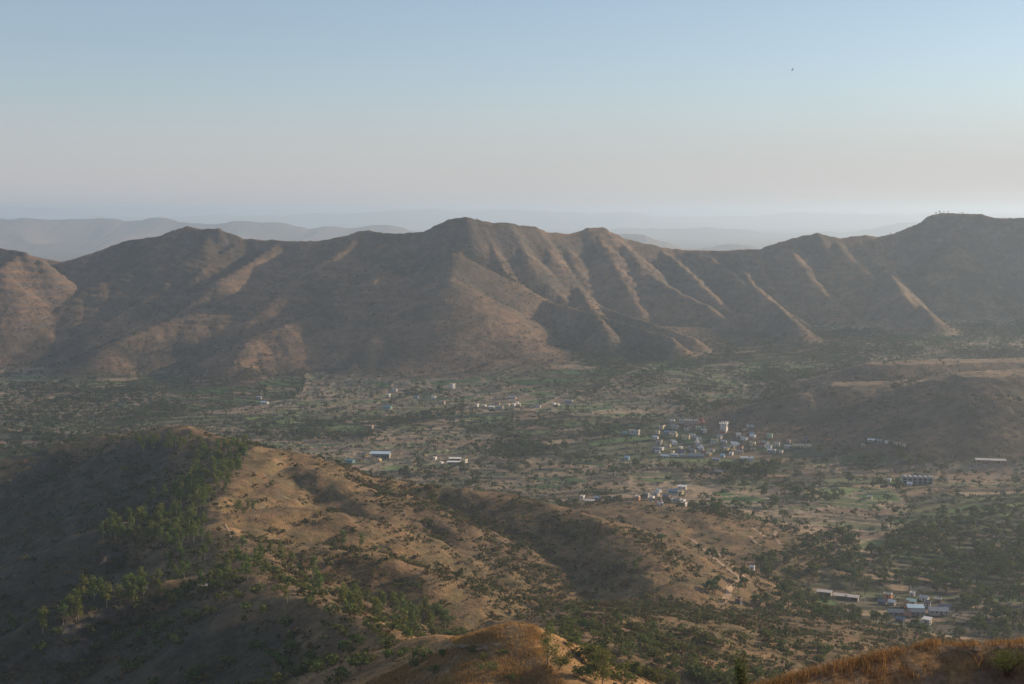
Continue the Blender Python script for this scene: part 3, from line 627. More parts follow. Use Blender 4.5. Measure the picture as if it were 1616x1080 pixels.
# ---- woods and scrub on the far range
MX, MY = scatter(100000, 1650, 3450); z, rel, fm, fid, e, fb, ph = height_parts(MX, MY)
eps = 12.; gx_ = (H(MX + eps, MY) - z) / eps; gy_ = (H(MX, MY + eps) - z) / eps; lap = (H(MX + 30, MY) + H(MX - 30, MY) - 2 * z) / 30
cl = fbm(MX, MY, 110, 4, 521); band = np.sin(z * .42 + cl * 3)
hi = np.clip((z - 60) / 200, 0, 1)
dm = (.36 - .34 * hi + cl * .50 + band * .10 + np.clip(lap, -.3, .5) * .35) * (rel > .25)
dm = np.where((MY < 2400) & (MX > 300) & (np.hypot(gx_, gy_) < .16) & (rel > .3), .01, dm)
keep = rng.uniform(0, 1, len(MX)) < np.clip(dm, .010, .7) * .75
Mt = np.stack([MX, MY, z], 1)[keep]; mh = rng.uniform(2.2, 5.5, len(Mt)) * (1.15 - .45 * hi[keep])
pm = [low_proto('bush', 740 + i, 6, .38, 3) for i in range(4)]
mass('mountain_scrub', Mt, mh * .85, np.ones(len(Mt)), rng.uniform(0, 6.28, len(Mt)), colmix(len(Mt), (.058, .060, .034), (.10, .085, .052)), pm)

# ---- scrub of the near hillside
HX, HY = scatter(110000, 330, 1400); z, rel, fm, fid, e, fb, ph = height_parts(HX, HY)
hpx, hpy = to_px(np.stack([HX, HY, z], 1))
cl = fbm(HX, HY, 70, 4, 531); cl2 = fbm(HX, HY, 22, 3, 533); lap = (H(HX + 14, HY) + H(HX - 14, HY) + H(HX, HY + 14) + H(HX, HY - 14) - 4 * z) / 14
dh = (.20 + cl * .30 + cl2 * .18 + np.clip(lap, -.3, .8) * .35)
GRASSY = [[(310, 720), (400, 705), (470, 712), (540, 745), (560, 800), (420, 830), (330, 810)], [(920, 815), (1010, 800), (1100, 818), (1180, 870), (1190, 960), (1100, 940), (1040, 850)], [(720, 985), (840, 982), (860, 1040), (880, 1075), (740, 1010)], [(200, 675), (300, 668), (330, 690), (230, 690)], [(560, 860), (650, 895), (700, 930), (600, 890)]]
DENSE = [[(640, 765), (860, 795), (990, 845), (1025, 890), (1000, 905), (880, 860), (700, 820)], [(560, 745), (640, 770), (760, 860), (700, 870), (600, 800)], [(700, 850), (880, 860), (1020, 920), (1090, 960), (960, 960), (800, 910)], [(880, 930), (1200, 965), (1330, 1040), (1180, 1080), (900, 1080)], [(400, 850), (700, 900), (700, 990), (430, 960)], [(975, 815), (1040, 860), (1110, 900), (1100, 912), (1020, 885)]]
for g in GRASSY: dh = np.where(in_poly(hpx, hpy, g), dh * .22, dh)
for g, a_ in zip(DENSE, (.33, .2, .33, .26, .22, .4)): dh = np.where(in_poly(hpx, hpy, g), dh + a_ * np.clip(.7 + cl2 * 1.3, .1, 1.3), dh)
dh = dh + .35 * ((HY < 680) & (HX > 18)) * np.clip(.6 + cl2 * 1.3, .1, 1.3)
keep = (rng.uniform(0, 1, len(HX)) < np.clip(dh, .01, .95) * .72) & (rel > .2)
B = np.stack([HX, HY, z], 1)[keep]; bh = rng.gamma(4, .42, len(B)) + .5; bh = np.minimum(bh * 1.3, 5.0)
vis = visible(B, bh); bpx, bpy_ = to_px(B); inview = (bpx > 0) & (bpx < 1616) & (bpy_ < 1085)
order = np.argsort(-np.where(vis & inview, bh / B[:, 1], 0)); near = order[:300]; rest = order[300:]
BUSH = protos(bush, 8, 'bush', M_BUSH, M_BARK, n=30, size=.42)
def bush_label(px, py):
    if px < 420: return 'olive bush on the shaded left side of the hill', 'bushes on the shaded part of the hill'
    if py > 960 and px > 840: return 'green bush on the scrubby slope at the lower centre', 'bushes on the lower scrubby slope'
    if py > 960: return 'green bush near the rounded grassy knoll', 'bushes near the grassy knoll'
    if px < 700: return 'olive bush on the sunlit orange grass of the hill', 'bushes on the sunlit hill grass'
    return 'olive bush in the gully scrub below the long spur', 'bushes in the gully scrub'
GB = {g: np.median([(bpx[i], bpy_[i]) for i in near if bush_label(bpx[i], bpy_[i])[1] == g], axis=0) for g in {bush_label(bpx[i], bpy_[i])[1] for i in near}}
for i in near:
    lb, gp = bush_label(bpx[i], bpy_[i]); s_ = bh[i] / 2.; c_ = GB[gp]; lb = size_word((bh[i] - 2.2) / 2.6) + ' ' + lb + side_word(bpx[i] - c_[0], bpy_[i] - c_[1], 60, 22)
    plant('bush', BUSH[rng.integers(0, 8)], B[i], rng.uniform(0, 6.28), (s_ * rng.uniform(.9, 1.4), s_ * rng.uniform(.9, 1.4), s_), lb, 'bush', gp, ('stems', 'leaves'))
pb2 = [low_proto('bush', 760 + i, 8, .34, 4) for i in range(6)]
colb = colmix(len(rest), (.060, .072, .028), (.115, .11, .045)); sel = rng.uniform(size=len(rest)) < .15; colb[sel] = colmix(sel.sum(), (.12, .075, .045), (.15, .11, .06))
mass('hillside_scrub', B[rest], bh[rest] * 1.15, np.full(len(rest), .85), rng.uniform(0, 6.28, len(rest)), colb, pb2)

# small tufts and dead weeds between the bushes
TX, TY = scatter(120000, 330, 1350); tz_, rel = height_parts(TX, TY)[:2]; tp = np.stack([TX, TY, tz_], 1)
k_ = (rel > .2) & (rng.uniform(size=len(TX)) < .30 + fbm(TX, TY, 18, 3, 541) * .7); tp = tp[k_]
ct = colmix(len(tp), (.075, .062, .028), (.16, .105, .05)); sel = rng.uniform(size=len(tp)) < .3; ct[sel] = colmix(sel.sum(), (.05, .06, .022), (.09, .09, .035))
mass('grass_tufts', tp, rng.uniform(.5, 1.15, len(tp)), np.full(len(tp), .8), rng.uniform(0, 6.28, len(tp)), ct, [low_proto('bush', 780 + i, 4, .55, 1) for i in range(4)])

# ---- slender trees of the near hill, region by region
SLENDER = protos(slender_tree, 9, 'slender tree', M_LEAF, M_PALE, n=46, size=.8, spread=1.15, crown0=.40)
BELTS = [
 ('slender tree in the dense line beside the bare hilltop', 'trees lining the bare sunlit hilltop', 78, (7.5, 11.5), [(305, 715), (388, 702), (392, 730), (352, 785), (325, 812), (292, 812), (300, 760)]),
 ('green tree on the far hilltop before the bare mound', 'trees on the far top of the near hill', 32, (6, 10), [(196, 694), (275, 690), (330, 700), (330, 716), (210, 716)]),
 ('tree standing apart on the shaded slope of the hill', 'trees apart on the shaded slope', 9, (9, 13), [(232, 790), (300, 770), (290, 800), (240, 815)]),
 ('green tree in the wide grove left of the slope', 'trees of the wide grove on the hill', 74, (7, 11), [(158, 836), (230, 812), (320, 815), (330, 850), (240, 880), (200, 862), (156, 850)]),
 ('tree scattered over the reddish middle of the hill', 'trees over the reddish middle of the hill', 40, (6.5, 10), [(240, 880), (330, 850), (420, 870), (480, 915), (400, 935), (250, 930)]),
 ('tree in the row edging the deep shade, lower left', 'trees along the edge of the deep shade', 32, (7.5, 11), [(20, 1000), (60, 985), (150, 935), (250, 925), (260, 945), (110, 985), (40, 1015)]),
 ('tree in the thicket behind the dark lower ridge', 'trees of the thicket behind the dark ridge', 42, (6, 10), [(535, 958), (620, 950), (715, 985), (700, 1003), (620, 990), (545, 968)]),
 ('slim tree in the group on the open grassy slope', 'trees in the group on the grassy slope', 7, (5, 7), [(372, 806), (400, 804), (402, 816), (374, 818)]),
]
for lb, gp, n, (h0, h1), poly in BELTS:
    pts = on_ground(rand_in_poly(poly, n), 300)
    qx_, qy_ = to_px(pts); mx_, my_ = np.median(qx_), np.median(qy_)
    for p_, ax, ay in zip(pts, qx_, qy_):
        s_ = rng.uniform(h0, h1) / 10.; wd = s_ * rng.uniform(.9, 1.35); t_ = (s_ * 10 - h0) / (h1 - h0)
        plant('slender_tree', SLENDER[rng.integers(0, 9)], p_, rng.uniform(0, 6.28), (wd, wd, s_), size_word(t_) + ' ' + lb + side_word(ax - mx_, ay - my_, 28, 14), 'tree', gp)
SINGLE = [((540, 866), 11, 'tall slender tree with a white trunk at the end of the orange grass spur'), ((571, 868), 9, 'slender tree just right of the tall white-trunked tree at the orange grass spur'),
 ((493, 918), 12, 'tall pale-trunked tree with a narrow crown in the middle of the near hill'), ((502, 943), 11, 'pale-trunked tree directly above the end of the dark ridge crest'), ((461, 898), 9, 'small round-crowned tree with a pale trunk left of the tallest narrow tree on the hill'),
 ((443, 875), 7, 'narrow tree standing alone above the reddish scrub of the near hill'), ((283, 828), 11, 'tree with a bright pale trunk at the right end of the wide grove'), ((453, 952), 8, 'tree leaning over the left end of the dark ridge crest'),
 ((285, 712), 10, 'taller tree rising in front of the bare mound on the far hilltop'), ((352, 935), 9, 'tree with two pale stems near the edge of the deep shade'), ((1003, 905), 9, 'green tree at the lower tip of the long wooded spur')]
pts = on_ground([s[0] for s in SINGLE], 300)
for (pp, hh, lb), p_ in zip(SINGLE, pts):
    plant('slender_tree', SLENDER[rng.integers(0, 9)], p_, rng.uniform(0, 6.28), (hh / 10., hh / 10., hh / 10.), lb, 'tree', None)
# ---- the trees and bushes close to the camera
def near_plant(name, fn, px, py, y0, lb, cat, mats, kw, names=('trunk', 'crown')):
    (tv, tf), (cv, cf) = fn(**kw); me2 = (new_mesh(name + ' trunk', tv, tf, mats[1], smooth=True), new_mesh(name + ' crown', cv, cf, mats[0]))
    p_ = on_ground([(px, py)], y0)[0]; return plant(name, me2, p_, 0, 1, lb, cat, None, names)
near_plant('slender_tree', slender_tree, 864, 1052, 200, 'tall leafy tree at the right foot of the grassy knoll', 'tree', (M_LEAF, M_PALE), dict(seed=5, h=9.5, n=95, size=.42, blobs=12, spread=1.25, crown0=.28))
near_plant('slender_tree', slender_tree, 951, 1084, 200, 'largest green tree at the bottom edge, right of the grassy knoll', 'tree', (M_LEAF, M_PALE), dict(seed=6, h=8.5, n=105, size=.42, blobs=13, spread=1.7, crown0=.2))
near_plant('bush', bush, 882, 1058, 200, 'round dark green shrub next to the tall leafy tree at the knoll', 'shrub', (M_BUSH, M_BARK), dict(seed=9, h=4.2, n=110, size=.42, blobs=8), ('stems', 'leaves'))
near_plant('bush', bush, 922, 1075, 200, 'round green shrub between the knoll tree and the largest bottom tree', 'shrub', (M_BUSH, M_BARK), dict(seed=10, h=4.0, n=100, size=.42, blobs=8), ('stems', 'leaves'))
near_plant('slender_tree', slender_tree, 1179, 1082, 45, 'dark narrow tree rising from behind the foreground grass ridge', 'tree', (M_LEAF2, M_BARK), dict(seed=12, h=9., n=60, size=.4, blobs=12, spread=.7, crown0=.2)) if False else None
for (px, py, hh, lb) in [(768, 1062, 3.2, 'largest bright green bush in front of the grassy knoll'), (762, 1044, 2.6, 'green bush just behind the largest bush on the knoll slope'), (793, 1036, 2.0, 'dark bush in the hollow at the middle of the knoll'),
        (684, 1062, 2.6, 'green bush left of the large bushes on the knoll slope'), (655, 1052, 2.4, 'greyish bare-twigged bush left of the knoll'), (812, 1078, 2.6, 'green bush at the bottom edge below the knoll'), (743, 1030, 1.8, 'small green bush beside the pale rock band of the knoll'), (700, 1035, 1.7, 'small olive bush at the dark left flank of the knoll')]:
    near_plant('bush', bush, px, py, 200, lb, 'bush', (M_BUSH, M_BARK), dict(seed=int(px), h=hh, n=90, size=.30, blobs=7, r_=.7), ('stems', 'leaves'))
# ------------------------------------------------------------------ buildings
_mc = {}
def paint(kind, c, rough=.8, metal=0.):
    key = (kind, tuple(c))
    if key in _mc: return _mc[key]
    m, t, b = mat_base(kind, rough); b.inputs['Metallic'].default_value = metal
    tc = N(t, 'ShaderNodeTexCoord'); nz = N(t, 'ShaderNodeTexNoise', Scale=1.3 if kind != 'sheet roof' else .6, Detail=5, Roughness=.7); t.links.new(tc.outputs['Object'], nz.inputs['Vector'])
    mx = N(t, 'ShaderNodeMix', data_type='RGBA'); mx.inputs[6].default_value = (*c, 1); mx.inputs[7].default_value = (c[0] * .6, c[1] * .55, c[2] * .5, 1)
    rp = N(t, 'ShaderNodeMapRange'); rp.inputs['From Min'].default_value = .42; rp.inputs['From Max'].default_value = .8; t.links.new(nz.outputs[0], rp.inputs[0]); t.links.new(rp.outputs[0], mx.inputs[0])
    t.links.new(mx.outputs[2], b.inputs['Base Color']); _mc[key] = m; return m
WC = dict(white=(.78, .76, .72), cream=(.66, .56, .38), grey=(.33, .32, .31), pale=(.52, .49, .45), blue=(.24, .31, .40), teal=(.22, .38, .38), orange=(.55, .27, .16), pink=(.48, .35, .31), yellow=(.66, .54, .28), green=(.42, .50, .36), brown=(.26, .17, .12), red=(.32, .14, .10), lightblue=(.45, .60, .70), dark=(.10, .10, .12), slate=(.17, .18, .21), purple=(.33, .32, .37))
M_PANE = paint('dark window', (.03, .035, .04), .3); M_DOOR = paint('painted door', (.12, .09, .07), .6)
def bx(V, F, x0, x1, y0, y1, z0, z1):
    o = len(V); V += [(x, y, z) for x in (x0, x1) for y in (y0, y1) for z in (z0, z1)]
    F += [tuple(o + i for i in f) for f in ((0, 1, 3, 2), (4, 6, 7, 5), (0, 4, 5, 1), (2, 3, 7, 6), (0, 2, 6, 4), (1, 5, 7, 3))]
def obj(name, V, F, m, parent):
    return link(name, new_mesh(name, V, F, m), parent)
def root(name, loc, rz, label, cat, group=None):
    r = bpy.data.objects.new(name, None); r.empty_display_size = 1; COL.objects.link(r); r.location = loc; r.rotation_euler = (0, 0, rz); r['label'] = label; r['category'] = cat
    if group: r['group'] = group
    return r
def house(loc, rz, w_, d_, h_, style, wall, roof, label, cat='house', name='house', group=None, storeys=1):
    """origin at the middle of the front wall's foot; front faces -y"""
    r = root(name, loc, rz, label, cat, group); hw = w_ / 2
    V, F = [], []; bx(V, F, -hw, hw, 0, d_, -1.2, h_)
    if style == 'gable':          # gable ends at left and right, ridge along x
        o = len(V); rh = d_ * .26
        V += [(-hw, 0, h_), (-hw, d_, h_), (-hw, d_ / 2, h_ + rh), (hw, 0, h_), (hw, d_, h_), (hw, d_ / 2, h_ + rh)]
        F += [(o, o + 1, o + 2, o + 2), (o + 3, o + 5, o + 4, o + 4)]
    obj('wall', V, F, paint('plaster', WC[wall]), r)
    V, F = [], []
    if style == 'flat':
        bx(V, F, -hw - .25, hw + .25, -.25, d_ + .25, h_ + .003, h_ + .18)
        for a in ((-hw - .12, hw + .12, -.12, .08), (-hw - .12, hw + .12, d_ - .08, d_ + .12), (-hw - .12, -hw + .08, .083, d_ - .083), (hw - .08, hw + .12, .083, d_ - .083)): bx(V, F, *a, h_ + .183, h_ + .85)
    elif style == 'gable':
        rh = d_ * .26; e = .5; t = .09
        for sgn in (0, 1):
            ya, yb = (-e, d_ / 2) if sgn == 0 else (d_ + e, d_ / 2); za = h_ - rh * e / (d_ / 2) + .02; zb = h_ + rh + .02; o = len(V)
            V += [(-hw - e, ya, za), (hw + e, ya, za), (hw + e, yb, zb), (-hw - e, yb, zb), (-hw - e, ya, za + t), (hw + e, ya, za + t), (hw + e, yb, zb + t), (-hw - e, yb, zb + t)]
            F += [tuple(o + i for i in f) for f in ((0, 1, 2, 3), (4, 7, 6, 5), (0, 4, 5, 1), (2, 6, 7, 3), (0, 3, 7, 4), (1, 5, 6, 2))]
    elif style == 'lean':
        o = len(V); e = .5; t = .09; za, zb = h_ + .02, h_ + d_ * .16
        V += [(-hw - e, -e, za), (hw + e, -e, za), (hw + e, d_ + e, zb), (-hw - e, d_ + e, zb), (-hw - e, -e, za + t), (hw + e, -e, za + t), (hw + e, d_ + e, zb + t), (-hw - e, d_ + e, zb + t)]
        F += [tuple(o + i for i in f) for f in ((0, 1, 2, 3), (4, 7, 6, 5), (0, 4, 5, 1), (2, 6, 7, 3), (0, 3, 7, 4), (1, 5, 6, 2))]
    ro = obj('roof', V, F, paint('sheet roof' if style != 'flat' else 'roof slab', WC[roof], .6), r)
    if style == 'flat' and w_ > 7:   # water tank on the roof
        V, F = tube([(hw * .4, d_ * .6, h_ + .1), (hw * .4, d_ * .6, h_ + 1.5), (hw * .4, d_ * .6, h_ + 1.75)], [.65, .65, .25], 8); obj('water_tank', V, F, paint('tank', (.08, .08, .08)), ro)
    # front openings and one in each side wall
    n = max(1, int(w_ / 3.2)); sh = h_ / storeys
    for s_ in range(storeys):
        for i in range(n):
            x = -hw + (i + .5) * w_ / n; zb = s_ * sh
            if s_ == 0 and i == n // 2:
                V, F = [], []; bx(V, F, x - .5, x + .5, -.05, .04, -.2, min(2.1, sh * .8)); obj('door', V, F, M_DOOR, r)
            else:
                V, F = [], []; bx(V, F, x - .55, x + .55, -.05, .04, zb + sh * .35, zb + sh * .75); wo = obj('window', V, F, M_PANE, r)
                V, F = [], []; bx(V, F, x - .75, x + .75, -.40, -.053, zb + sh * .78, zb + sh * .78 + .1); obj('sunshade', V, F, paint('plaster', WC[wall]), wo)
        for sx in (-1, 1):
            V, F = [], []; bx(V, F, min(sx * (hw - .04), sx * (hw + .05)), max(sx * (hw - .04), sx * (hw + .05)), d_ * .35, d_ * .65, s_ * sh + sh * .35, s_ * sh + sh * .75); obj('window', V, F, M_PANE, r)
    return r
def shed(loc, rz, w_, d_, h_, roof, label, wall=None, cat='shed', slope=.12):
    r = root('shed', loc, rz, label, cat); hw = w_ / 2; n = max(2, int(w_ / 5) + 1)
    for i in range(n):
        for y in (0, d_):
            x = -hw + .3 + (w_ - .6) * i / (n - 1); V, F = [], []; bx(V, F, x - .14, x + .14, y - .14, y + .14, -1.2, h_ + (y / d_) * d_ * slope); obj('post', V, F, paint('plaster', WC['pale']), r)
    V, F = [], []; o = 0; e = .6; t = .1; za, zb = h_ + .02, h_ + d_ * slope + .02
    V += [(-hw - e, -e, za), (hw + e, -e, za), (hw + e, d_ + e, zb), (-hw - e, d_ + e, zb), (-hw - e, -e, za + t), (hw + e, -e, za + t), (hw + e, d_ + e, zb + t), (-hw - e, d_ + e, zb + t)]
    F += [(0, 1, 2, 3), (4, 7, 6, 5), (0, 4, 5, 1), (2, 6, 7, 3), (0, 3, 7, 4), (1, 5, 6, 2)]; obj('roof', V, F, paint('sheet roof', WC[roof], .5), r)
    if wall:
        V, F = [], []; bx(V, F, -hw, hw, d_ - .1, d_ + .1, -1.2, h_ * .9); bx(V, F, hw - .1, hw + .1, .2, d_ - .103, -1.2, h_ * .9); obj('wall', V, F, paint('plaster', WC[wall]), r)
    return r
def temple(loc, rz, s_, wall, tower, label, fin='cream'):
    r = root('temple', loc, rz, label, 'temple'); V, F = [], []
    bx(V, F, -s_ * .8, s_ * .8, 0, s_ * 1.8, -1.2, s_ * .9); obj('hall', V, F, paint('plaster', WC[wall]), r)
    V, F = [], []; bx(V, F, -s_ * .95, s_ * .95, -.2, s_ * 1.95, s_ * .903, s_ * 1.02); obj('roof', V, F, paint('roof slab', WC[wall]), r)
    pr = [(s_ * 1.02, .62), (s_ * 1.3, .62), (s_ * 1.32, .54), (s_ * 1.9, .47), (s_ * 1.92, .40), (s_ * 2.5, .30), (s_ * 2.52, .22), (s_ * 2.9, .12), (s_ * 3.0, .16), (s_ * 3.1, .05), (s_ * 3.5, .012)]
    V, F = tube([(0, s_ * .9, z) for z, q in pr], [q * s_ for z, q in pr], 8); sp_ = obj('spire', V, F, paint('plaster', WC[tower]), r)
    V, F = tube([(0, s_ * .9, s_ * 3.45), (0, s_ * .9, s_ * 3.62), (0, s_ * .9, s_ * 3.8)], [.05 * s_, .09 * s_, .01], 6); obj('finial', V, F, paint('finial', WC[fin]), sp_)
    V, F = [], []; bx(V, F, -s_ * .25, s_ * .25, -.06, .05, -.2, s_ * .6); obj('door', V, F, M_DOOR, r)
    return r
